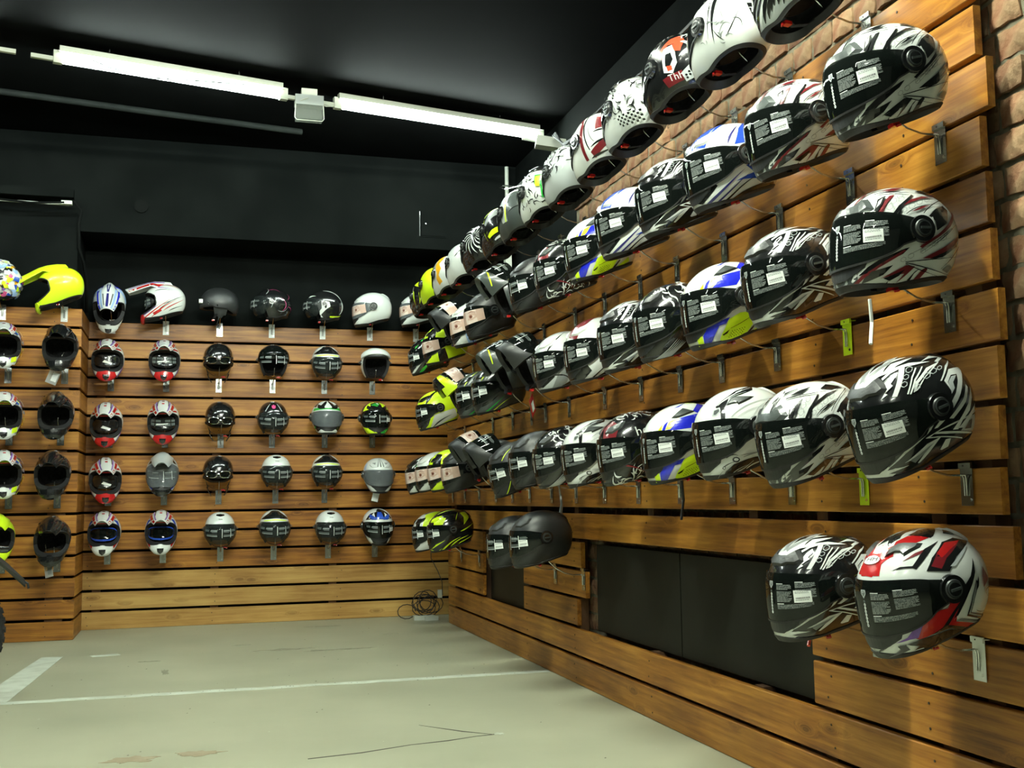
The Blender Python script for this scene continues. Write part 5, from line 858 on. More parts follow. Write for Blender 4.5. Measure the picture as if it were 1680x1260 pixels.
# ------------------------------------------------------------------ helmet parts
_shared = {}
def shared(key, fn):
    if key not in _shared: _shared[key] = fn()
    return _shared[key]
def vis_pt(off): return lambda d, o: FF.pt(d, off+o)
def bub_pt(d, o):
    a = math.degrees(math.atan2(d[1], d[0])); e = math.degrees(math.asin(max(-1, min(1, d[2])))); t = sm((abs(a)-50)/28)
    j = (e+36*(1-t)+12*t)/(61-10*t+.01); return JT.pt(d, .0085+o+.016*math.sin(math.pi*max(0, min(1, j*.9+.05)))*(1-t))
def rect(a0, a1, e0, e1, tilt=0): return [(a0, e0), (a1, e0+tilt), (a1, e1+tilt), (a0, e1)]
def sticker_big(surf, S=FF):
    """warning print of the near visors: badge, column of studs, three text blocks, barcode label"""
    mb = MB(); r_ = random.Random(4)
    def q(c, poly, o=.0): decal(mb, S, poly, G[c], 'f', o, (1,), True, surf)
    q('s', [(-2.4, 12.5), (3.4, 12.5), (3.6, 9), (.6, 5.4), (-2.5, 9)], .0006)
    q('d', [(-1.4, 11.6), (2.4, 11.6), (2.4, 9.2), (.6, 7.2), (-1.5, 9.2)], .0009)
    q('s', [(-.9, 11), (1.9, 11), (1.9, 10.4), (.9, 10.2), (.8, 8.3), (.2, 8.3), (.1, 10.2), (-.9, 10.4)], .0012)
    for i in range(8):
        e = 3.0-i*2.65
        ring_ = [(.6+1.25*math.cos(t*math.pi/6), e+1.25*math.sin(t*math.pi/6)) for t in range(12)]; inn = [(.6+.55*math.cos(t*math.pi/4), e+.55*math.sin(t*math.pi/4)) for t in range(8)]
        q('W' if i else 't', ring_, .0006); q('d', inn, .0009)
    for (a0, a1, e0, e1) in ((9, 26, -6.2, 9.5), (30, 50, -4.2, 11.0), (9, 46, -13.0, -8.8)):
        q('W', rect(a0, a0+8, e1+.3, e1+.9), .0005); e = e1-.2; par = 0
        while e > e0:
            par += 1
            if par == 6 and a1-a0 < 30: e -= 1.2
            a = a0; end = a1-r_.uniform(0, .22)*(a1-a0)*(r_.random() < .5)
            while a < end:
                wl = r_.uniform(1.2, 4.0); b2 = min(end, a+wl)
                q('g' if r_.random() < .8 else 't', rect(a, b2, e-.66, e), .0005); a = b2+.35
            e -= 1.0
    return mb.mesh('visor_sticker')
def price_label(surf, S=FF, a0=28, e0=-7.5, w_=17, h_=11.5, tilt=1.2):
    mb = MB()
    def q(c, poly, o=.0): decal(mb, S, poly, G[c], 'f', o, (1,), True, surf)
    q('W', [(a0, e0), (a0+w_, e0-tilt), (a0+w_, e0+h_-tilt), (a0, e0+h_)], .0016)
    r_ = random.Random(2); a = a0+2
    while a < a0+w_-2: b2 = a+r_.uniform(.15, .6); q('T', rect(a, b2, e0+3.0, e0+4.6), .0020); a = b2+r_.uniform(.15, .5)
    for k, e in enumerate((e0+9.6, e0+8.4, e0+1.6)):
        a = a0+1.5
        while a < a0+w_-2.5: b2 = a+r_.uniform(.6, 2.2); q('t', rect(a, b2, e, e+.45), .0020); a = b2+.4
    return mb.mesh('price_label')
def sticker_small(surf, S=FF, sides=(1, -1), col='t'):
    mb = MB(); r_ = random.Random(9)
    for (a0, a1, e0, e1) in ((8, 26, 2, 9), (30, 46, 3, 9), (8, 40, -9, -3)):
        e = e1
        while e > e0:
            decal(mb, S, rect(a0, a1-r_.uniform(0, 4), e-1.3, e), G['t' if r_.random() < .75 else 's'], 'f', .0006, sides, True, surf); e -= 2.0
    for a0 in (4, 27): decal(mb, S, rect(a0, a0+1.2, -12, 11, 0), G['W'], 'f', .0010, (1,), True, surf)
    return mb.mesh('visor_sticker')
def sticker_face(surf, S=FF):
    """advert insert: a pale face with an eye behind the visor slot"""
    mb = MB()
    def q(c, poly, o, sd=(1, -1)): decal(mb, S, poly, G[c], 'f', o, sd, True, surf)
    q('F', rect(0, 58, -15, 12), .0005); q('f', [(0, -15), (12, -15), (8, 12), (0, 12)], .0008); q('f', rect(40, 58, -15, 12), .0008)
    q('F', [(18, -3), (26, 3), (37, -2), (28, -6)], .0012); q('f', [(16, -7), (22, 6), (38, 6), (42, -5), (28, -9)], .0009); q('h', [(26+4.6*math.cos(t), -1.4+3.9*math.sin(t)) for t in [k*.7 for k in range(9)]], .0014); q('i', [(26+2.2*math.cos(t), -1.4+2.0*math.sin(t)) for t in [k*.8 for k in range(8)]], .0016)
    q('h', [(15, 6.0), (28, 10), (42, 5.5), (28, 7.6)], .0011)
    return mb.mesh('face_insert')
def pivot_mesh(S=FF, a=85, e=2, big=1):
    mb = MB()
    d = S.dir(a, e); c = Vector(S.pt(d, 0)); n = Vector((.04, 1, .02)).normalized()
    mb.disc(c, n, .036*big, .011*big, G['k'], 28, .034*big); mb.disc(c+n*.011*big, n, .024*big, .004, G['m'], 24, .022*big)
    mb.disc(c+n*.015, n, .019*big, .0018, G['d'], 20); mb.disc(c+n*.0165, n, .0165*big, .001, G['k'], 20)
    mb.box(c.x-.014, c.x+.014, c.y+.018, c.y+.021, c.z-.003, c.z+.003, G['d'])
    return mb.mesh('visor_pivot', True, 35)
def raised(S, poly, mat, h, g=.05, mode='d', sides=(1,), name='vent', inset=.75):
    """a raised moulding with sloping flanks over a polygon on the shell"""
    cx = sum(p[0] for p in poly)/len(poly); cy = sum(p[1] for p in poly)/len(poly); mb = MB()
    inner = [(cx+(x-cx)*inset, cy+(y-cy)*inset) for x, y in poly]; n = len(poly)
    mk = (lambda x, y: disc_dir(x, y)) if mode == 'd' else (lambda x, y: S.dir(x, y))
    decal(mb, S, inner, mat, mode, h, sides, True)
    for sd in sides:
        for i in range(n):
            j = (i+1) % n
            for k in range(3):
                q = []
                for (p, w_) in ((poly, 0), (inner, h)):
                    x0, y0 = p[i][0]+(p[j][0]-p[i][0])*k/3, p[i][1]+(p[j][1]-p[i][1])*k/3; x1, y1 = p[i][0]+(p[j][0]-p[i][0])*(k+1)/3, p[i][1]+(p[j][1]-p[i][1])*(k+1)/3
                    a_, b_ = mk(x0, y0), mk(x1, y1); q.append((S.pt((a_[0], a_[1]*sd, a_[2]), w_), S.pt((b_[0], b_[1]*sd, b_[2]), w_)))
                mb.add([q[0][0], q[0][1], q[1][1], q[1][0]], [(0, 1, 2, 3), (3, 2, 1, 0)][:1], mat)
    return mb.mesh(name)
def strap_mesh():
    mb = MB(); pts = [(.02, .088, -.09), (.04, .06, -.122), (.05, .01, -.135), (.045, -.04, -.125), (.02, -.088, -.09)]
    for i in range(len(pts)-1):
        p, q = pts[i], pts[i+1]; mb.add([(p[0]-.01, p[1], p[2]), (p[0]+.01, p[1], p[2]), (q[0]+.01, q[1], q[2]), (q[0]-.01, q[1], q[2]), (p[0]-.01, p[1], p[2]+.002), (p[0]+.01, p[1], p[2]+.002), (q[0]+.01, q[1], q[2]+.002), (q[0]-.01, q[1], q[2]+.002)], [(0, 1, 2, 3), (7, 6, 5, 4), (0, 3, 7, 4), (1, 5, 6, 2)], CLOTH)
    mb.box(.035, .055, .025, .05, -.139, -.128, G['r']); mb.tube([(.045, .045, -.133), (.05, .055, -.142), (.04, .06, -.14)], .0035, G['r'], 6)
    return mb.mesh('chin_strap')
def peak_mesh(col, art=None, side=0):
    """motocross peak: arched blade rising from the crown and reaching forward"""
    mb = MB(); cl = [(-.075, .152), (-.02, .166), (.05, .172), (.11, .166), (.17, .150), (.235, .133), (.29, .118)]; hw = [.040, .068, .083, .086, .080, .070, .050]
    if side: cl = [(-.07, .152), (-.01, .168), (.05, .176), (.11, .172), (.17, .162), (.23, .150), (.285, .141)]
    v = []; nw = 8
    for (x, z), h in zip(cl, hw):
        for k in range(nw+1):
            s_ = -1+2*k/nw; v.append((x-.028*abs(s_)**2, s_*h, z-.040*abs(s_)**2.2-(.03*abs(s_)**3 if x < .06 else 0)))
    m = nw+1; fs = [(i*m+k, i*m+k+1, (i+1)*m+k+1, (i+1)*m+k) for i in range(len(cl)-1) for k in range(nw)]; fs = [q[::-1] for q in fs]
    n = len(v); v2 = [(x, y, z-.005) for x, y, z in v]; e = [k for k in range(m)]+[i*m+nw for i in range(1, len(cl))]+[(len(cl)-1)*m+k for k in range(nw-1, -1, -1)]+[i*m for i in range(len(cl)-2, 0, -1)]
    mb.add(v+v2, fs+[tuple(n+k for k in q[::-1]) for q in fs]+[(e[k], e[(k+1) % len(e)], n+e[(k+1) % len(e)], n+e[k]) for k in range(len(e))], G[col])
    # printed stripes following the blade
    def P_(s_, t):
        i = min(len(cl)-2, int(t*(len(cl)-1))); q = t*(len(cl)-1)-i; x = cl[i][0]+(cl[i+1][0]-cl[i][0])*q; z = cl[i][1]+(cl[i+1][1]-cl[i][1])*q; h = hw[i]+(hw[i+1]-hw[i])*q
        return (x-.028*abs(s_)**2, s_*h, z-.040*abs(s_)**2.2-(.03*abs(s_)**3 if x < .06 else 0)+.0012)
    def stripe(c, s0, s1, t0, t1, s2=None, s3=None):
        s2 = s0 if s2 is None else s2; s3 = s1 if s3 is None else s3
        for k in range(8):
            a, b_ = k/8, (k+1)/8; ta, tb = t0+(t1-t0)*a, t0+(t1-t0)*b_
            q = [P_(s0+(s2-s0)*a, ta), P_(s1+(s3-s1)*a, ta), P_(s1+(s3-s1)*b_, tb), P_(s0+(s2-s0)*b_, tb)]
            mb.add(q, [(0, 1, 2, 3)], G[c])
    if col == 'w' and art is None or art == 'red':
        for s_ in (-1, 1):
            stripe('r', .78*s_, .98*s_, .1, .98); stripe('k', .30*s_, .42*s_, .1, .7, .5*s_, .56*s_); stripe('P', .55*s_, .66*s_, .15, .95)
        stripe('r', -.12, .12, .30, .36); stripe('r', -.12, .12, .44, .50); stripe('r', -.12, .12, .58, .64); stripe('r', -.9, .9, .93, .99)
    if art == 'blue':
        for s_ in (-1, 1): stripe('b', .86*s_, 1.0*s_, .05, .98); stripe('n', .12*s_, .55*s_, .10, .30, .2*s_, .7*s_); stripe('l', .62*s_, .78*s_, .3, .98, .5*s_, .7*s_); stripe('d', .4*s_, .5*s_, .55, .9, .3*s_, .4*s_)
        stripe('n', -.2, .2, .18, .5, -.08, .08); stripe('n', -.1, .1, .55, .95, -.16, .16); stripe('w', -.06, .06, .22, .4, -.03, .03)
    return mb.mesh('peak', True, 40)
def nose_mesh(col):
    mb = MB(); S = MX
    decal(mb, S, [(-20, -26), (0, -23), (20, -26), (24, -33), (14, -40), (0, -42), (-14, -40), (-24, -33)], G[col], 'f', .006, (1,), True)
    decal(mb, S, [(-7, -29), (7, -29), (6, -34), (0, -38), (-6, -34)], G['k'], 'f', .008, (1,), True)
    for p, q in (((-20, -26), (0, -23)), ((0, -23), (20, -26)), ((20, -26), (24, -33)), ((24, -33), (14, -40)), ((-14, -40), (-24, -33)), ((-24, -33), (-20, -26)), ((14, -40), (0, -42)), ((0, -42), (-14, -40))):
        a, b_ = S.dir(*p), S.dir(*q); mb.add([S.pt(a, 0), S.pt(b_, 0), S.pt(b_, .006), S.pt(a, .006)], [(0, 1, 2, 3)], G[col])
    return mb.mesh('chin_vent')
def goggle_mesh(kind):
    mb = MB(); S = MX
    if kind == 'blue': c, k = 'B', .93
    else: c, k = 'k', .93
    rim_ = []
    for i in range(24):
        t = 2*math.pi*i/24; rim_.append((52*math.copysign(abs(math.cos(t))**.7, math.cos(t)), 1+19*math.copysign(abs(math.sin(t))**.8, math.sin(t))))
    inn = [(a*.86, 1+(e-1)*.78) for a, e in rim_]
    for i in range(24):
        j = (i+1) % 24; q = [S.pt(S.dir(*rim_[i]), -.014), S.pt(S.dir(*rim_[j]), -.014), S.pt(S.dir(*inn[j]), -.008), S.pt(S.dir(*inn[i]), -.008)]; mb.add(q, [(0, 1, 2, 3)], G[c])
    decal(mb, S, inn, G['k'] if kind != 'blue' else V_DARK, 'f', -.009, (1,), True)
    if kind == 'text':
        for (a0, a1, e0, e1) in ((6, 22, 3, 10), (25, 40, 3, 10), (6, 22, -8, 0), (25, 40, -8, 0)): decal(mb, S, rect(a0, a1, e0, e1), G['t'], 'f', -.008, (1, -1), True)
        decal(mb, S, [(-20, -6), (14, -3), (16, 0), (-18, -2)], G['W'], 'f', -.0075, (1,), True)
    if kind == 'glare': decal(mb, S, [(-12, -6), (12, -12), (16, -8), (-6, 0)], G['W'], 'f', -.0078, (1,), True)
    return mb.mesh('goggles', True, 30)
def flip_parts(d):
    """chin bar and visor of a modular helmet swung up over the forehead"""
    S = FF; ang = R(-66); c, s_ = math.cos(ang), math.sin(ang); px, pz = -.01, .012
    def rot_(p): x, z = p[0]-px, p[2]-pz; return (px+x*c+z*s_*1.0, p[1]*1.05, pz-x*s_+z*c)
    bar = MB(); cols = [-70+140*i/30 for i in range(31)]; v = []
    for k in (1.0, .86):
        for a in cols:
            r0 = S.rim(a); e1 = S.port[1](min(64, abs(a)))[0]-1; e1 = e1 if abs(a) < 64 else e1+(abs(a)-64)*1.0
            for j in range(7): v.append(rot_(S.pt(S.dir(a, r0+(e1-r0)*j/6), .004 if k == 1 else 0, k)))
    n = 31*7; fs = [(i*7+j, (i+1)*7+j, (i+1)*7+j+1, i*7+j+1) for i in range(30) for j in range(6)]
    e = [i*7 for i in range(31)]+[30*7+j for j in range(1, 7)]+[i*7+6 for i in range(29, -1, -1)]+[j for j in range(5, 0, -1)]
    mat = G[d.get('bar', d['base'])]
    bar.add(v, fs+[tuple(n+k for k in q[::-1]) for q in fs]+[(e[k], n+e[k], n+e[(k+1) % len(e)], e[(k+1) % len(e)]) for k in range(len(e))], mat)
    bar.mats.append(RUBBER)
    rs = lambda dd, o: rot_(S.pt(dd, .004+o))
    for op in d.get('barops', []): decal(bar, S, op[1], G[op[0]], 'd', .0006, (1, -1), True, rs)
    bm = bar.mesh('chin_bar', True, 40)
    vm = visor_mesh(V_DARK).copy(); vm.transform(Matrix.Translation((px, 0, pz)) @ Matrix.Rotation(ang, 4, 'Y') @ Matrix.Translation((-px, 0, -pz)))
    vs = lambda dd, o: rot2(S.pt(dd, .0085+o))
    M_ = Matrix.Translation((px, 0, pz)) @ Matrix.Rotation(ang, 4, 'Y') @ Matrix.Translation((-px, 0, -pz))
    def rot2(p): return tuple(M_ @ Vector(p))
    st = None
    if d['stick'] == 2: st = sticker_small(vs)
    elif d['stick'] == 3: st = sticker_face(vs)
    return bm, vm, st
def goggles_half():
    mb = MB(); S = HF
    for sd in (1, -1):
        cen = (19*sd, -1); out = []
        for i in range(20):
            t = 2*math.pi*i/20; a = cen[0]+15*math.copysign(abs(math.cos(t))**.75, math.cos(t)); e = cen[1]+9*math.copysign(abs(math.sin(t))**.75, math.sin(t))-(2 if (a-cen[0])*sd < 0 else -.5)*0; out.append((a, e))
        mb.tube([S.pt(S.dir(a, e), .016) for a, e in out]+[S.pt(S.dir(*out[0]), .016)], .0042, G['c'], 6, False)
        decal(mb, S, out, V_DARK, 'f', .014, (1,), True)
        for i in range(20):
            j = (i+1) % 20; mb.add([S.pt(S.dir(*out[i]), .001), S.pt(S.dir(*out[j]), .001), S.pt(S.dir(*out[j]), .016), S.pt(S.dir(*out[i]), .016)], [(0, 1, 2, 3)], RUBBER)
    mb.tube([S.pt(S.dir(-4, 0), .017), S.pt(S.dir(0, 1), .018), S.pt(S.dir(4, 0), .017)], .004, G['c'], 6)
    for sd in (1, -1): mb.add([S.pt(S.dir(a*sd, e), o) for (a, e, o) in ((34, 2, .012), (60, 6, .003), (100, 6, .002), (100, 12, .002), (60, 12, .003), (34, 8, .012))], [(0, 1, 4, 5), (1, 2, 3, 4)], RUBBER)
    return mb.mesh('goggles', True, 40)
def ear_flap(sd):
    mb = MB(); S = HF
    for sd in (sd,):
        v = []
        for i in range(7):
            a = 68+i*9
            for j in range(6):
                e = -14-j*(9 if 1 < i < 5 else 6.5); p = Vector(S.pt(S.dir(a, e), .0)); p.y = min(p.y, .108-.006*j) if True else p.y; v.append((p.x, p.y*sd, p.z))
        mb.add(v, [(i*6+j, (i+1)*6+j, (i+1)*6+j+1, i*6+j+1) for i in range(6) for j in range(5)], G['m'])
        mb.tube([(.0, .085*sd, -.11), (.01, .07*sd, -.15), (.02, .05*sd, -.18)], .004, G['k'], 6)
    return mb.mesh('ear_flap', True)
def build_design(key):
    d = D[key]; kind = d['kind']; parts = []
    S = {'ff': FF, 'mx': MX, 'jet': JT, 'half': HF, 'flip': JT}[kind]; nm = {'ff': 'ff', 'mx': 'mx', 'jet': 'jt', 'half': 'hf', 'flip': 'jt'}[kind]
    mb = shell_mb(S, G[d['base']], MB()); off = .0006
    for i, op in enumerate(d['ops']):
        mode = 'f' if len(op) > 2 else 'd'; decal(mb, S, op[1], G[op[0]], mode, off, (1,) if mode == 'f' else (1, -1)); off += .0001
    for t in d.get('txt', []): text(mb, S, t[0], t[1], t[2], t[3], G[t[4]], 'd', 0, off+.0004, (1,))
    for t in d.get('ftxt', []): text(mb, S, t[0], t[1], t[2], t[3], G[t[4]], 'f', 0, off+.0004, (1,), sx=1.3)
    parts.append(('shell', mb.mesh('shell', True, 45)))
    parts.append(('liner', shared('liner'+nm, lambda: liner(S)))); parts.append(('neck_trim', shared('trim'+nm, lambda: neck_trim(S))))
    if S.port: parts.append(('port_gasket', shared('gask'+nm, lambda: gasket(S))))
    if kind == 'ff':
        vk = d.get('visor', 'dark'); vm = {'dark': V_DARK, 'clear': V_CLEAR, 'mirror': V_MIRROR}[vk]
        vis = ('visor', shared('visor'+vk, lambda: visor_mesh(vm))); subs = []
        if d['stick'] == 1: subs = [('visor_sticker', shared('sb', lambda: sticker_big(vis_pt(.0075)))), ('price_label', shared('pl', lambda: price_label(vis_pt(.0075))))]
        if d['stick'] == 1 and d.get('nolabel'): subs = subs[:1]
        if d['stick'] == 2: subs = [('visor_sticker', shared('ss', lambda: sticker_small(vis_pt(.0075)))), ('price_label', shared('pl', lambda: price_label(vis_pt(.0075))))]
        if d['stick'] == 3: subs = [('face_insert', shared('sf', lambda: sticker_face(vis_pt(.0075))))]
        parts.append(vis+(subs,))
        pm = shared('piv', pivot_mesh); parts.append(('visor_pivot', pm)); parts.append(('visor_pivot', shared('piv2', lambda: mirror_mesh(pm))))
        vc = d.get('vent', 'm')
        for sd in (1, -1): parts.append(('top_vent', shared('tv%d' % sd+vc+(key if key in VENT else ''), lambda: raised(FF, VENT.get(key, [(.80, .42), (.62, .36), (.42, .44), (.30, .58), (.50, .56), (.70, .52)]), G[vc], .007, sides=(sd,), name='top_vent', inset=.72))))
        parts.append(('chin_vent', shared('cv', lambda: raised(FF, [(-30, -23), (30, -23), (27, -28), (10, -33), (-10, -33), (-27, -28)], G['m'], .004, mode='f', name='chin_vent', inset=.85))))
        for sd in (1, -1): parts.append(('rear_spoiler', shared('sp%d' % sd+d['base'], lambda: raised(FF, [(-.52, .80), (-.62, .62), (-.78, .40), (-.93, .36), (-1.0, .30), (-1.0, .50), (-.80, .72)], G[d['base']], .008, sides=(sd,), name='rear_spoiler', inset=.7))))
        parts.append(('chin_strap', shared('strap', strap_mesh)))
        if d.get('badge'):
            bm = MB(); decal(bm, FF, [(.775+.115*math.cos(t*math.pi/8), .635+.085*math.sin(t*math.pi/8)+.03*math.cos(t*math.pi/8)) for t in range(16)], G['W'], 'd', .0035, (1,), True); text(bm, FF, 'THH', .785, .65, .115, G['T'], 'd', -30, .0042, (1,), shear=.2); parts.append(('badge', bm.mesh('badge')))
    if kind == 'mx':
        parts.append(('peak', shared('peak%s%s%s' % (d['peak'], d.get('peakart'), d.get('side', 0)), lambda: peak_mesh(d['peak'], d.get('peakart'), d.get('side', 0)))))
        parts.append(('chin_vent', shared('nose'+d['nose'], lambda: nose_mesh(d['nose']))))
        g = d['goggle']
        if g == 'visor':
            parts.append(('visor', shared('mxv', lambda: visor_mesh(V_MIRROR, 78, 4, 4, .006, MX)), [('visor_sticker', shared('mxs', lambda: sticker_small(lambda dd, o: MX.pt(dd, .0065+o), MX)))]))
        elif g != 'none': parts.append(('goggles', shared('gog'+g, lambda: goggle_mesh(g))))
        parts.append(('chin_strap', shared('strap', strap_mesh)))
    if kind == 'jet':
        subs = [('visor_sticker', shared('js', lambda: sticker_small(bub_pt, JT)))] if d.get('stick') else []
        if not d.get('novisor'):
            parts.append(('visor', shared('bub', lambda: bubble_mesh(V_CLEAR)), subs) if not d.get('visor_up') else ('visor', shared('bubup', lambda: bubble_mesh(V_DARK, 2, 40)), subs))
        pm = shared('pivj', lambda: pivot_mesh(JT, 84, 6, .6)); parts.append(('visor_pivot', pm)); parts.append(('visor_pivot', shared('pivj2', lambda: mirror_mesh(pm))))
        parts.append(('chin_strap', shared('strap', strap_mesh)))
        if d.get('novisor'):
            parts.append(('chin_bar', shared('upbar', lambda: flip_white_bar())))
    if kind == 'half':
        parts.append(('ear_flap', shared('flap1', lambda: ear_flap(1)))); parts.append(('ear_flap', shared('flap2', lambda: ear_flap(-1))))
        if not d.get('strap'): parts.append(('goggles', shared('hg', goggles_half)))
        else:
            bm = MB(); bm.add([HF.pt(HF.dir(a, e), .002) for a, e in ((20, 8), (50, 4), (85, -8), (85, -18), (50, -6), (20, -2))], [(0, 1, 4, 5), (1, 2, 3, 4)], G['k']); bm.box(.13, .16, .045, .085, .0, .03, G['W']); parts.append(('goggle_strap', bm.mesh('goggle_strap')))
        parts.append(('chin_strap', shared('strap', strap_mesh)))
    if kind == 'flip':
        bm, vm, st = flip_parts(d); parts.append(('chin_bar', bm)); parts.append(('visor', vm, [('visor_sticker' if d['stick'] == 2 else 'face_insert', st)]))
        pm = shared('piv', pivot_mesh); parts.append(('visor_pivot', pm)); parts.append(('visor_pivot', shared('piv2', lambda: mirror_mesh(pm)))); parts.append(('chin_strap', shared('strap', strap_mesh)))
    return parts
def flip_white_bar():
    mb = MB(); S = FF; v = []; n_ = 24
    for k in (0, 1):
        for i in range(n_+1):
            a = -66+132*i/n_
            for j in range(5):
                e = 26+j*5.5-9*(abs(a)/66)**2; v.append(JT.pt(JT.dir(a, e), .022-.003*abs(j-2) if k == 0 else .004))
    m = 5; n = (n_+1)*5; fs = [(i*m+j, (i+1)*m+j, (i+1)*m+j+1, i*m+j+1) for i in range(n_) for j in range(4)]
    e = [i*m for i in range(n_+1)]+[n_*m+j for j in range(1, m)]+[i*m+4 for i in range(n_-1, -1, -1)]+[j for j in range(3, 0, -1)]
    mb.add(v, fs+[tuple(n+k for k in q[::-1]) for q in fs]+[(e[k], n+e[k], n+e[(k+1) % len(e)], e[(k+1) % len(e)]) for k in range(len(e))], G['w'])
    return mb.mesh('chin_bar', True, 40)
def mirror_mesh(me):
    m2 = me.copy()
    for v in m2.vertices: v.co.y = -v.co.y
    m2.flip_normals(); m2.update(); return m2
_built = {}
KN = {'ff': 'full_face_helmet', 'mx': 'motocross_helmet', 'jet': 'open_face_helmet', 'half': 'half_helmet', 'flip': 'flip_up_helmet'}
def helmet(key, loc, yaw, pitch, roll, label, group):
    if key not in _built: _built[key] = build_design(key)
    root = empty(KN[D[key]['kind']], loc, (R(roll), R(pitch), R(yaw))); root.scale = (.93, .93, .93); tag(root, label, 'helmet', group)
    for p in _built[key]:
        o = obj(p[0], p[1], root)
        for s_ in (p[2] if len(p) > 2 else []): obj(s_[0], s_[1], o)
    return root
# ------------------------------------------------------------------ hooks
def hook_meshes(col):
    pm = MB(); m = {'z': STEEL, 'y': G['y'], 'w': G['W']}[col]
    pm.box(-.0045, -.003, -.0225, .0225, -.055, .045, m); pm.box(-.0045, .012, -.0225, .0225, .045, .047, m); pm.box(-.010, -.0045, -.0225, .0225, .038, .052, m)
    pm.disc((-.0045, -.012, -.04), (-1, 0, 0), .004, .002, principled('bolt', (.75, .76, .74), .2, 1), 8); pm.disc((-.010, .004, .045), (-1, 0, 0), .0022, .001, RUBBER, 6)
    return pm.mesh('mounting_plate')
HP = {c: hook_meshes(c) for c in 'zyw'}
wm = MB()
for s in (-1, 1): wm.tube([(-.008, s*.004, -.03), (-.008, s*.004, .012), (-.012, s*.006, .022), (-.024, s*.001, .022)], .0022, WIRE, 6)
wm.tube([(-.02, 0, .021), (-.06, 0, .022), (-.10, 0, .032), (-.145, 0, .056), (-.18, 0, .088), (-.205, 0, .125)], .0028, WIRE, 6)
WM = wm.mesh('wire_arm', True)
pdm = MB(); pdm.tube([(-.205, -.055, .128), (-.207, -.03, .136), (-.208, 0, .138), (-.207, .03, .136), (-.205, .055, .128)], [.003, .006, .007, .006, .003], G['W'], 6); PM_ = pdm.mesh('rest_pad', True)
def hook(side, p, label, group, col='z', pad=True):
    """side 'r': right wall at X=0, 'b': back wall at Y=0, 'p': pier"""
    root = empty('helmet_hook', p, (0, 0, 0 if side == 'r' else math.pi/2)); tag(root, label, 'hook', group)
    obj('mounting_plate', HP[col], root); obj('wire_arm', WM, root)
    if pad: obj('rest_pad', PM_, root)
ORD = ['first', 'second', 'third', 'fourth', 'fifth', 'sixth', 'seventh', 'eighth', 'ninth', 'tenth', 'eleventh', 'twelfth', 'thirteenth', 'fourteenth', 'fifteenth']
ROWN = {1: 'top row', 2: 'second row', 3: 'third row', 4: 'fourth row', 5: 'bottom row'}
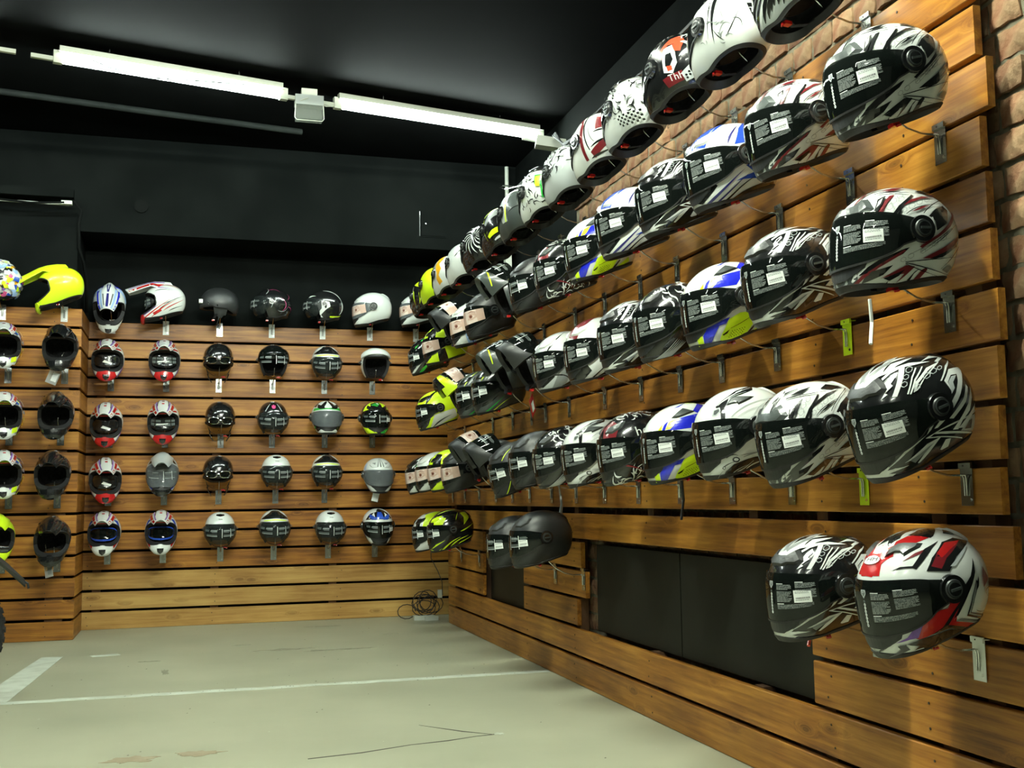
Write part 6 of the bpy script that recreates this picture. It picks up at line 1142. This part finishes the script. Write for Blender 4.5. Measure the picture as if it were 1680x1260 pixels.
# right wall: row, list of (Y, Z, design, pitch, yaw offset, roll, look)
RW = {
1: [(-6.14, 2.40, 'rear_streak', 4, 0, 0, 'silver helmet with black streaks'), (-5.71, 2.42, 'rear_scroll', 4, 0, 0, 'white helmet with grey scrolls'), (-5.33, 2.43, 'rear_beast', 4, 0, 0, 'black helmet with red fanged print'),
    (-4.92, 2.43, 'rear_print', 4, 0, 0, 'black and white scrawled, chequered helmet'), (-4.54, 2.42, 'rear_red', 4, 0, 0, 'white helmet with dark red angular panels'), (-4.14, 2.41, 'rear_silver', 4, 0, 0, 'silver helmet with black ink print'),
    (-3.75, 2.42, 'rear_green', 4, 0, 0, 'scrawled helmet with bright green print'), (-3.36, 2.42, 'rear_charcoal', 4, 0, 0, 'charcoal helmet with white crown'), (-2.98, 2.42, 'rear_yellow_stripe', 4, 0, 0, 'black helmet with yellow and grey bands'),
    (-2.52, 2.43, 'rear_spiral', 4, 0, 0, 'black helmet with radiating white streaks'), (-2.10, 2.42, 'rear_white', 4, 0, 0, 'plain white helmet with one black mark'), (-1.68, 2.43, 'rear_gold', 4, 0, 0, 'white helmet with golden orange figure'),
    (-1.25, 2.44, 'rear_yellow', 4, 0, 0, 'fluorescent yellow helmet with black lower edge'), (-.90, 2.42, 'rear_yellow_black', 4, 0, 0, 'black helmet with fluorescent yellow patches')],
2: [(-6.50, 1.965, 'tribal_white', 14, 0, 0, 'white and black streaked full-face helmet'), (-6.09, 1.98, 'tribal_red', 14, 0, 0, 'white streaked helmet with red lines'), (-5.68, 1.99, 'blue_white', 14, 0, 0, 'blue and white full-face helmet'),
    (-5.28, 2.0, 'tribal_black', 14, 0, 0, 'black full-face helmet with white streaks'), (-4.87, 2.01, 'blue_white', 14, 0, 0, 'blue and white full-face helmet'), (-4.49, 1.99, 'racing', 14, 0, 0, 'blue, white and fluorescent yellow racing helmet'),
    (-4.06, 1.99, 'skull_red', 14, 0, 0, 'black helmet with red and white scribbles'), (-3.64, 2.0, 'matte_black', 14, 0, 0, 'matte black full-face helmet with price label'), (-3.12, 2.04, 'flip_black_yellow', 8, 0, 0, 'charcoal flip-up helmet with yellow line'),
    (-2.70, 2.0, 'matte_face', 12, 0, 0, 'matte black helmet with face insert'), (-2.34, 2.0, 'white_face', 12, 0, 0, 'white helmet with face insert'), (-1.86, 2.05, 'flip_black_face', 8, 0, 0, 'black flip-up helmet with face insert'),
    (-1.50, 1.99, 'yellow_face', 12, 0, 0, 'fluorescent yellow helmet with face insert'), (-.98, 1.98, 'green_text', 12, 0, 0, 'green, white and black full-face helmet')],
3: [(-6.50, 1.55, 'tribal_red', 2, 0, 0, 'white streaked helmet with red lines'), (-6.04, 1.565, 'tribal_black', 14, 0, 0, 'black full-face helmet with white streaks'), (-5.63, 1.55, 'racing', 12, 0, 0, 'blue, white and fluorescent yellow racing helmet'),
    (-5.23, 1.56, 'black_print', 12, 0, 0, 'black full-face helmet with white wing print'), (-4.87, 1.56, 'tribal_black', 12, 0, 0, 'black full-face helmet with white streaks'), (-4.47, 1.56, 'red_arrow', 12, 0, 0, 'white, red and black arrow-pattern helmet'),
    (-4.03, 1.565, 'grey_white', 12, 0, 0, 'silver and white full-face helmet'), (-3.52, 1.60, 'flip_black_text', 8, 0, 0, 'matte black flip-up helmet, chin bar raised'), (-3.12, 1.62, 'flip_black_yellow', 8, 0, 0, 'charcoal flip-up helmet with yellow line'),
    (-2.86, 1.55, 'black_lime', 12, 0, 0, 'dark full-face helmet with lime green stripes'), (-2.47, 1.56, 'black_lime', 12, 0, 0, 'dark full-face helmet with lime green stripes'), (-2.01, 1.60, 'flip_yellow_face', 8, 0, 0, 'fluorescent yellow flip-up helmet'),
    (-1.25, 1.56, 'yellow_white_black', 12, 0, 0, 'yellow, white and black full-face helmet')],
4: [(-6.53, 1.131, 'tribal_black', 20, 0, 0, 'black full-face helmet with white streaks'), (-6.09, 1.115, 'tribal_white', 15, 0, 0, 'white and black streaked full-face helmet'), (-5.69, 1.14, 'white_scroll', 13, 0, 0, 'white helmet with black chin scrolls'),
    (-5.28, 1.125, 'racing', 10, 0, 0, 'blue, white and fluorescent yellow racing helmet'), (-4.84, 1.13, 'skull_red', 12, 0, 0, 'black, red and white print helmet'), (-4.41, 1.13, 'white_scroll', 12, 0, 0, 'white helmet with black chin scrolls'),
    (-4.0, 1.13, 'black_print', 12, 0, 0, 'black full-face helmet with white wing print'), (-3.6, 1.13, 'matte_black', 12, 0, 0, 'matte black full-face helmet with price label'), (-3.2, 1.10, 'matte_black_yellow', 18, 0, 0, 'matte black helmet with thin yellow line'),
    (-2.80, 1.13, 'flip_black_text', 8, 0, 0, 'matte black flip-up helmet, raised text visor'), (-2.44, 1.17, 'flip_black_face', 8, 0, 0, 'black flip-up helmet with face insert'), (-2.06, 1.12, 'matte_face', 12, 0, 0, 'matte black helmet with face insert'),
    (-1.64, 1.13, 'yellow_face', 12, 0, 0, 'fluorescent yellow helmet with face insert'), (-1.23, 1.13, 'white_face', 12, 0, 0, 'white helmet with face insert'), (-.85, 1.12, 'green_face', 12, 0, 0, 'green and white helmet with face insert')],
5: [(-6.54, .72, 'red_white', 14, 0, 0, 'red, white and black full-face helmet'), (-6.12, .695, 'tribal_black', 8, 0, 0, 'black full-face helmet with white streaks'), (-3.60, .74, 'matte_black', 8, 0, 0, 'matte black full-face helmet with visor print'),
    (-3.16, .71, 'matte_black', 8, 0, 0, 'matte black full-face helmet with visor print'), (-1.62, .73, 'yellow_black', 10, 0, 0, 'fluorescent yellow and black full-face helmet'), (-1.10, .71, 'yellow_white', 10, 0, 0, 'white and fluorescent yellow full-face helmet')]}
PZ = {1: 2.275, 2: 1.845, 3: 1.40, 4: .957, 5: .53}
for row, items in RW.items():
    for i, (y, z, key, pitch, yo, ro, look) in enumerate(items):
        pos = ORD[i]+' from near end'
        if i == 0: pos = 'nearest camera'
        if i == len(items)-1: pos = 'far end'
        yw = 98 if row == 1 else 180
        helmet(key, (-.22, y, z), yw+yo, pitch, ro, '%s, %s, %s, right wall' % (look, ROWN[row].replace(' row','-row') if 0 else ROWN[row], pos), 'helmets in the %s of the right wall' % ROWN[row])
        hy = y+.085 if row > 1 else y+.02
        if row == 5 and i in (2, 3): hy = y-.0
        col = 'z'
        if (row, i) in ((3, 1), (4, 1)): col = 'y'
        if (row, i) == (5, 0): col = 'w'
        hook('r', (0, hy if hy < -.62 else -.63, PZ[row]), '%s wire helmet hook on right wall, %s, %s' % ({'z': 'zinc', 'y': 'yellow-tagged', 'w': 'white-tagged'}[col], ROWN[row], pos), 'hooks in the %s of the right wall' % ROWN[row], col, row == 1)
# back wall and pier: (X, Z, design, yaw, pitch, look)
BW = {
1: [(-3.17, 2.44, 'mx_multi', 180, 0, 'multicoloured graffiti motocross helmet facing left', 'p'), (-2.77, 2.42, 'mx_yellow', 180, 16, 'fluorescent yellow motocross helmet with long peak', 'p'),
    (-2.49, 2.41, 'mx_top_blue', -90, 38, 'white and blue motocross helmet hung peak down', 'b'), (-2.10, 2.44, 'mx_side_red', 180, 10, 'red, white and purple motocross helmet facing left', 'b'), (-1.70, 2.43, 'half_side', 180, 0, 'plain black half helmet with goggle strap', 'b'),
    (-1.30, 2.44, 'jet_black_pink_side', 180, 0, 'black open-face helmet with pink scrolls', 'b'), (-.90, 2.44, 'jet_band_side', 180, 0, 'black, white and yellow open-face helmet', 'b'), (-.52, 2.44, 'ff_white', 180, 8, 'glossy white full-face helmet with face insert', 'b'), (-.14, 2.45, 'ff_white', 180, 8, 'glossy white full-face helmet with face insert', 'b')],
2: [(-3.12, 2.0, 'mx_multi', -80, 6, 'multicoloured motocross helmet cut by the left edge', 'p'), (-2.755, 2.0, 'mx_black', -90, 10, 'gloss black motocross helmet', 'p'), (-2.49, 1.985, 'mx_red', -90, 6, 'red and white motocross helmet with black goggles', 'b'), (-2.09, 1.99, 'mx_red_text', -90, 6, 'red and white motocross helmet with printed goggles', 'b'),
    (-1.70, 2.0, 'half_goggles', -90, 4, 'black half helmet with chrome goggles', 'b'), (-1.29, 2.0, 'jet_black', -90, 0, 'black open-face helmet with visor raised', 'b'), (-.885, 2.0, 'jet_black_band', -90, 14, 'black and white open-face helmet tilted down', 'b'), (-.50, 1.995, 'flip_up_white', -90, 0, 'white flip-up helmet with open black interior', 'b')],
3: [(-3.10, 1.53, 'mx_multi', -80, 6, 'multicoloured motocross helmet cut by the left edge', 'p'), (-2.77, 1.54, 'mx_black', -90, 10, 'gloss black motocross helmet', 'p'), (-2.49, 1.52, 'mx_red', -90, 12, 'red and white motocross helmet with black goggles', 'b'), (-2.09, 1.54, 'mx_red_text', -90, 12, 'red and white motocross helmet with printed goggles', 'b'),
    (-1.68, 1.555, 'half_goggles', -90, 8, 'black half helmet with chrome goggles', 'b'), (-1.29, 1.56, 'jet_black_pink', -90, 12, 'black open-face helmet with pink crest and visor', 'b'), (-.88, 1.57, 'ff_green_white', -90, 4, 'green, white and black full-face helmet', 'b'), (-.50, 1.565, 'ff_green_yellow', -90, 4, 'black full-face helmet with lime and green patches', 'b')],
4: [(-3.09, 1.14, 'mx_multi', -80, 6, 'multicoloured motocross helmet cut by the left edge', 'p'), (-2.78, 1.14, 'mx_black', -90, 10, 'gloss black motocross helmet', 'p'), (-2.49, 1.115, 'mx_red', -84, 12, 'red and white motocross helmet with black goggles', 'b'), (-2.09, 1.15, 'mx_blue_silver', -90, 8, 'silver and blue motocross helmet with smoked visor', 'b'),
    (-1.69, 1.145, 'half_goggles', -90, 4, 'black half helmet with chrome goggles', 'b'), (-1.26, 1.15, 'jet_white', -90, 8, 'white open-face helmet with clear visor', 'b'), (-.88, 1.15, 'jet_black_band', -90, 8, 'black-topped open-face helmet with white band', 'b'), (-.475, 1.125, 'ff_white_blue', -90, 8, 'white full-face helmet with blue and black lines', 'b')],
5: [(-3.12, .72, 'mx_yellow', -80, 6, 'fluorescent yellow motocross helmet above the motorcycle', 'p'), (-2.77, .70, 'mx_black', -90, 10, 'gloss black motocross helmet', 'p'), (-2.485, .72, 'mx_blue_white', -90, 4, 'blue, white and red motocross helmet', 'b'), (-2.09, .72, 'mx_blue_white', -90, 4, 'blue, white and red motocross helmet', 'b'),
    (-1.67, .72, 'jet_white', -90, 8, 'white open-face helmet with clear visor', 'b'), (-1.27, .73, 'jet_black_band', -90, 8, 'black-topped open-face helmet with white band', 'b'), (-.85, .72, 'jet_white', -90, 8, 'white open-face helmet with clear visor', 'b'), (-.48, .73, 'ff_blue_mix', -90, 10, 'blue, white, black and red full-face helmet', 'b')]}
PB = {1: 2.27, 2: 1.83, 3: 1.40, 4: .965, 5: .53}
for row, items in BW.items():
    for i, (x, z, key, yw, pitch, look, sd) in enumerate(items):
        pier = sd == 'p'; y = -.20 if not pier else -.78
        where = ('left pier' if pier else 'back wall'); n = i if pier else i-2
        pos = ('left' if i == 0 else 'right') if pier else ORD[n]+' from left'
        helmet(key, (x, y, z), yw, pitch, 0, '%s, %s of %s, %s' % (look, ROWN[row], where, pos), 'helmets in the %s of the %s' % (ROWN[row], where))
        hook(sd, (x+.01, 0 if not pier else -.58, PB[row]-(.01 if pier else 0)), 'zinc wire helmet hook on %s, %s, %s' % (where, ROWN[row], pos), 'hooks in the %s of the %s' % (ROWN[row], where), 'w' if row == 1 and i > 0 and i != 4 else 'z', False)

# ------------------------------------------------------------------ ceiling lamps
def lamp(p0, p1, label, mat=TUBEM, wire=True):
    """bare fluorescent tube on a batten: white end holders, thin batten body above, ceiling clips"""
    p0, p1 = Vector(p0), Vector(p1); L_ = (p1-p0).length; ang = math.atan2(p1.y-p0.y, p1.x-p0.x)
    root = empty('fluorescent_lamp', (p0+p1)/2, (0, -math.asin((p1.z-p0.z)/L_), ang)); tag(root, label, 'lamp', 'fluorescent lamps')
    b = MB(); b.tube([(-L_/2, 0, 0), (L_/2, 0, 0)], .016, mat, 14); obj('tube', b.mesh('tube', True, 60), root)
    b = MB(); b.box(-L_/2-.02, L_/2+.02, -.022, .022, .05, .085, PLAST); obj('batten_body', b, root)
    b = MB(); v = [(x, y, z) for x in (-L_/2-.03, L_/2+.03) for (y, z) in ((-.06, .036), (-.03, .046), (0, .05), (.03, .046), (.06, .036), (.06, .040), (.03, .050), (0, .054), (-.03, .050), (-.06, .040))]; b.add(v, [(k, (k+1) % 10, 10+(k+1) % 10, 10+k) for k in range(10)], PLAST); obj('reflector', b, root)
    for s in (-1, 1):
        b = MB(); x = s*(L_/2+.002); b.box(min(x, x+s*.05), max(x, x+s*.05), -.018, .018, -.02, .055, PLAST); b.box(min(x+s*.05, x+s*.17), max(x+s*.05, x+s*.17), -.012, .012, -.008, .016, PLAST); obj('tube_holder', b, root)
        b = MB(); b.tube([(s*L_*.3, 0, .085), (s*L_*.3, 0, CEIL-.004-(p0.z+p1.z)/2)], .006, STEEL, 6); obj('hanger', b, root)
    if wire:
        b = MB(); b.tube([(-L_*.45, -.03, .05), (-L_*.3, -.045, -.012), (-L_*.1, -.045, -.03), (L_*.12, -.045, .0), (L_*.3, -.045, .02), (L_*.45, -.03, .045)], .004, RUBBER, 6); obj('lamp_cable', b, root)
    return root
lamp((-2.638, -2.146, 3.5), (-1.381, -1.881, 3.5), 'left lit fluorescent tube under the black ceiling')
lamp((-.974, -1.792, 3.5), (.453, -1.518, 3.5), 'right lit fluorescent tube ending near the brick wall', wire=False)
lamp((-4.45, -2.50, 3.5), (-3.05, -2.24, 3.5), 'fluorescent tube whose holder shows at the left edge')
for i, (x0, x1, y0, pw) in enumerate(((-.5, -1.9, -3.9, 2), (-.6, -2.1, -6.35, 6), (-3.4, -4.8, -6.9, 1), (-2.4, -3.8, -9.0, 1))):
    lamp((x1, y0+.30*x1, 3.5), (x0, y0+.30*x0, 3.5), 'fluorescent tube over the shop floor, outside the view, %s' % ['in front of the camera', 'above the camera', 'left of the camera', 'behind the camera'][i], ROOMTUBE[pw], False)
# emergency lamp between the tubes
e = empty('emergency_lamp', (-1.19, -1.85, 3.47)); tag(e, 'small white box lamp with clear cover between the two tubes', 'lamp')
b = MB(); b.box(-.09, .09, -.04, .04, -.01, .055, G['s']); b.box(-.05, .05, -.03, .03, .055, .10, PLAST); b.tube([(-.05, 0, .09), (-.02, 0, .05), (.02, 0, .05), (.05, 0, .09)], .004, RUBBER); obj('lamp_housing', b, e)
b = MB(); b.box(-.085, .085, -.036, .036, -.105, -.012, clear('clear_plastic', (.30, .34, .30), .35)); obj('clear_cover', b, e)
b = MB(); b.tube([(-.088, -.04, -.012), (-.092, -.04, -.10), (-.08, -.04, -.115), (.08, -.04, -.115), (.092, -.04, -.10), (.088, -.04, -.012)], .003, PLAST, 6, False); obj('cover_frame', b, e)
b = MB(); b.tube([(-1.38+.18, -1.90, 3.50), (-1.28, -1.88, 3.47), (-1.2, -1.86, 3.50)], .004, PLAST); b.tube([(-1.15, -1.85, 3.5), (-1.08, -1.83, 3.48), (-.98, -1.80, 3.50)], .004, PLAST)
tag(obj('lamp_cable', b), 'white cable joining the two ceiling tubes', 'cable')
# ballast box at the right end and the cable along the brick wall top
b = MB(); b.box(-.14, .14, -.05, .05, -.035, .035, PLAST); b.tube([(-.24, 0, .01), (-.14, 0, .01)], .012, PLAST)
o = obj('ballast_box', b, None, (.62-.06, -1.62, 3.42), (0, R(8), R(-12))); tag(o, 'small cream ballast box at the right end of the tube', 'electrical box')
b = MB()
for k in range(3): b.tube([(.5, -1.75-.03*k, 3.44), (.35, -2.4, 3.16-.01*k), (.16, -3.1, 2.95), (.06+.012*k, -3.45, 2.865+.01*k)]+[(.05+.012*k, -3.45-.5*i, 2.845+.010*k+.012*math.sin(i*2.1+k)) for i in range(1, 7)], .007, RUBBER, 6)
tag(obj('cable_bundle', b), 'black cables running along the top of the brick wall', 'cable')
# conduit on the ceiling behind the tubes
b = MB(); b.tube([(-4.2, -1.45, CEIL-.02), (-2.2, -1.10, CEIL-.02), (-1.15, -.93, CEIL-.02)], .022, noisy('painted_pipe', (.010, .012, .011), (.016, .019, .017), 8, .7, spec=.1), 10); o = obj('ceiling_conduit', b.mesh('ceiling_conduit', True, 60)); tag(o, 'dark painted conduit along the ceiling behind the left tube', 'pipe')
b = MB(); b.disc((0, 0, 0), (0, -1, 0), .05, .012, MATTE, 16); b.disc((0, -.012, 0), (0, -1, 0), .032, .002, MATTE, 14); o = obj('wall_vent', b, None, (-2.27, -.42, 3.11)); tag(o, 'small dark round hole fitting in the black beam', 'vent')
e = empty('wall_hatch', (-.07, -.42, 3.10)); tag(e, 'small square black hatch in the beam', 'hatch')
b = MB(); b.box(-.105, .105, -.006, 0, -.105, .105, BLACKWALL); b.box(-.112, -.106, -.010, 0, -.10, .10, G['d']); obj('hatch_frame', b, e)
b = MB(); b.box(-.095, .095, -.012, -.006, -.095, .095, BLACKWALL); obj('hatch_door', b, e); b = MB(); b.disc((-.06, -.012, 0), (0, -1, 0), .006, .004, STEEL, 8); obj('latch', b, e)
# vertical conduit, board and wire in the far corner
b = MB(); b.tube([(.53, -.47, 3.60), (.53, -.47, 2.72)], .016, PLAST, 8); b.box(.505, .555, -.50, -.44, 2.6, 3.05, PLAST); tag(obj('corner_conduit', b), 'pale vertical conduit in the far right corner', 'pipe')
b = MB(); b.box(.585, .600, -.85, -.55, 3.08, 3.42, G['g']); b.tube([(.585, -.6, 3.40), (.45, -.62, 3.40), (.42, -.65, 3.37), (.45, -.68, 3.35), (.585, -.72, 3.38)], .006, STEEL, 6); tag(obj('switch_board', b), 'small grey board with bent rod in the corner', 'electrical box')
# neon remnant and cable on the pier
b = MB(); b.box(-4.2, -2.72, -.60, -.535, 3.10, 3.16, BLACKWALL); b.tube([(-4.2, -.6, 3.085), (-3.3, -.61, 3.06), (-3.0, -.6, 3.045), (-2.78, -.6, 3.06)], .007, MATTE, 6); b.box(-2.80, -2.73, -.60, -.56, 3.05, 3.075, PLAST); b.tube([(-4.2, -.56, 3.075), (-2.75, -.56, 3.055)], .008, PLAST, 6); tag(obj('unlit_lamp_rail', b), 'unlit lamp rail with loose cable on the left pier', 'lamp rail')
b = MB(); b.tube([(-2.72, -.56, 3.08), (-2.67, -.555, 3.02), (-2.685, -.55, 2.92), (-2.68, -.55, 2.75), (-2.655, -.45, 2.66), (-2.645, -.3, 2.55), (-2.65, -.2, 2.34)], .011, MATTE, 8); tag(obj('pier_cable', b.mesh('pier_cable', True)), 'black cable dropping down the edge of the pier', 'cable')
b = MB(); b.tube([(0, 0, 0), (0, 0, -.12)], .003, STEEL, 6); b.tube([(0, 0, -.12), (.012, 0, -.13), (.012, 0, -.17), (0, 0, -.18), (-.012, 0, -.17), (-.012, 0, -.13), (0, 0, -.12)], .003, STEEL, 6); tag(obj('ceiling_hook', b, None, (-.28, -3.75, CEIL)), 'small metal hook hanging from the ceiling', 'hook')

# ------------------------------------------------------------------ cable coil and socket in the corner, hanging cable
e = empty('extension_cable', (-.115, -.28, 0)); tag(e, 'tangled black cable coil with white socket strip on the floor corner', 'cable')
b = MB(); r_ = random.Random(3)
for k in range(7):
    cx, cz, rx, rz, ph = r_.uniform(-.03, .04), r_.uniform(.09, .15), r_.uniform(.05, .10), r_.uniform(.05, .085), r_.uniform(0, 6)
    b.tube([(cx+rx*math.cos(t*.5+ph), -.06+.012*k+.01*math.sin(t+ph), max(.012, cz+rz*math.sin(t*.5+ph))) for t in range(14)], .0035, RUBBER, 6)
b.tube([(-.16+.07*math.cos(t*.5), -.05, .07+.055*math.sin(t*.5)) for t in range(12)], .0035, RUBBER, 6); obj('cable_coil', b, e)
b = MB(); b.box(-.10, .06, -.05, .01, 0, .035, PLAST); b.box(-.02, .08, -.10, -.05, 0, .03, PLAST); obj('socket_strip', b, e)
b = MB(); b.tube([(-.03, -.50, .20), (-.03, -.49, .30), (-.045, -.40, .38), (-.075, -.30, .47), (-.07, -.28, .62), (-.07, -.28, .80)], .003, RUBBER, 6); b.box(-.06, -.03, -.49, -.46, .18, .24, PLAST); tag(obj('hanging_cable', b), 'thin black cable hanging down in the wall corner', 'cable')
# straps and tags hanging between helmets
def tagcard(name, loc, rot, w_, h_, mat, label, cat='tag', mat2=None):
    e = empty(name, loc, rot); tag(e, label, cat); b = MB(); b.box(-.001, .001, -w_/2, w_/2, -h_, 0, mat)
    if mat2: b.box(-.002, .0, -w_/2*.8, w_/2*.2, -h_*.85, -h_*.35, mat2)
    obj('card', b, e); b = MB(); b.tube([(0, 0, 0), (.01, .01, .05), (.0, .0, .10)], .0012, WIRE, 5); obj('string', b, e)
tagcard('price_tag', (-.17, -3.30, 1.46), (R(-30), 0, 0), .07, .11, G['r'], 'red hang tag below the flip-up helmet, third row of right wall', 'tag', G['W'])
tagcard('plastic_pouch', (-2.76, -.86, 1.86), (R(20), R(8), R(60)), .09, .13, clear('pouch_plastic', (.5, .52, .5), .55), 'clear plastic pouch hanging below black motocross helmet on pier', 'pouch', G['W'])
tagcard('plastic_pouch', (-2.79, -.86, .565), (R(-14), R(6), R(60)), .06, .12, clear('pouch_plastic', (.5, .52, .5), .55), 'narrow clear pouch under the lowest black helmet on pier', 'pouch', G['g'])
tagcard('price_tag', (-.49, -.22, .985), (R(14), 0, R(80)), .05, .07, G['W'], 'white tag below the white helmet, fourth row of back wall')
for i, (y, z, l_) in enumerate(((-6.33, 1.44, .12), (-5.15, .99, .14), (-5.97, .57, .06))):
    b = MB(); b.tube([(-.18, y, z), (-.17, y+.01, z-l_*.5), (-.19, y-.01, z-l_)], .005, [G['W'], RUBBER, G['O']][i], 6); tag(obj('loose_strap', b), ['loose white strap hanging under nearest third-row helmet', 'thin dark strap hanging under a fourth-row racing helmet', 'orange strap loop under black streaked bottom-row helmet'][i], 'strap')
b = MB(); b.tube([(-.10, -3.53, 1.0), (-.09, -3.54, .90), (-.10, -3.53, .80)], [.004, .006, .014], G['s'], 8); tag(obj('cable_lock', b), 'clear tube dangling above matte black bottom-row helmet', 'lock')

# ------------------------------------------------------------------ motorcycle cut by the left edge
mc = empty('motorcycle', (-3.05, -2.81, 0), (0, 0, R(24))); tag(mc, 'motorcycle with black knobbly tyre cut off by the left edge', 'motorcycle')
TY = noisy('tyre_rubber', (.008, .008, .008), (.02, .02, .02), 30, .8, .2)
b = MB(); rt_, rr_ = .255, .062; n1, n2 = 48, 12; v = []
for i in range(n1):
    a = 2*math.pi*i/n1
    for j in range(n2):
        c = 2*math.pi*j/n2; q = rt_+rr_*math.cos(c)*.85; v.append((q*math.cos(a), rr_*math.sin(c), .308+q*math.sin(a)))
b.add(v, [(i*n2+j, ((i+1) % n1)*n2+j, ((i+1) % n1)*n2+(j+1) % n2, i*n2+(j+1) % n2) for i in range(n1) for j in range(n2)], TY)
wheel = obj('tyre', b.mesh('tyre', True), mc)
b = MB()
for i in range(40):
    a = 2*math.pi*i/40
    for s in (-1, 0, 1):
        aa = a+(.04 if s else 0); q = rt_+rr_*.85*math.cos(s*.75)+.004; y0 = s*.030; ct, st = math.cos(aa), math.sin(aa); T = Vector((-st, 0, ct)); N_ = Vector((ct, 0, st)); Y_ = Vector((0, 1, 0)); cpt = Vector((q*ct, y0, .308+q*st))
        vs = [cpt+T*(.014*sx+s*.006*sy)+Y_*(.012*sy)+N_*(.006*sz-.004) for sx in (-1, 1) for sy in (-1, 1) for sz in (-1, 1)]
        b.add(vs, [(0, 1, 3, 2), (4, 6, 7, 5), (0, 4, 5, 1), (2, 3, 7, 6), (0, 2, 6, 4), (1, 5, 7, 3)], TY)
o = obj('tread_blocks', b, wheel); o['kind'] = 'stuff'
b = MB(); b.tube([(.185*math.cos(2*math.pi*i/32), 0, .308+.185*math.sin(2*math.pi*i/32)) for i in range(33)], .018, G['m'], 8, False)
for i in range(6): b.tube([(.03*math.cos(i*1.047), 0, .308+.03*math.sin(i*1.047)), (.18*math.cos(i*1.047), 0, .308+.18*math.sin(i*1.047))], .010, G['m'], 6)
b.tube([(0, -.06, .308), (0, .06, .308)], .03, G['m'], 12); obj('rim', b.mesh('rim', True, 40), mc)
b = MB(); b.tube([(0, -.09, .308), (-.3, -.09, .40), (-.55, -.07, .45)], [.02, .028, .03], G['m'], 8); b.tube([(0, .09, .308), (-.3, .09, .40), (-.55, .07, .45)], [.02, .028, .03], G['m'], 8); obj('swing_arm', b, mc)
b = MB()
for (p, w_, q) in (((-.62, .80), .13, .07), ((-.35, .80), .11, .06), ((-.10, .76), .08, .045)): b.box(p[0]-.15, p[0]+.15, -w_, w_, p[1]-q, p[1]+q*.4, G['m'])
obj('seat', b, mc)
b = MB(); pts = [(.05, .75), (.22, .71), (.31, .63), (.40, .54)]; v = []
for (x, z), h in zip(pts, (.07, .06, .045, .02)): v += [(x, -h, z-.02), (x, 0, z+.012), (x, h, z-.02), (x, 0, z-.028)]
b.add(v, [(i*4+k, i*4+(k+1) % 4, (i+1)*4+(k+1) % 4, (i+1)*4+k) for i in range(3) for k in range(4)]+[(12, 13, 14, 15)], G['m']); b.tube([(.39, 0, .545), (.415, 0, .53), (.42, 0, .505)], .006, G['m'], 6); obj('rear_fender', b, mc)
b = MB(); b.tube([(-.10, 0, .73), (.20, .0, .715), (.315, .0, .71)], [.02, .018, .012], G['k'], 10); obj('grab_bar', b, mc)
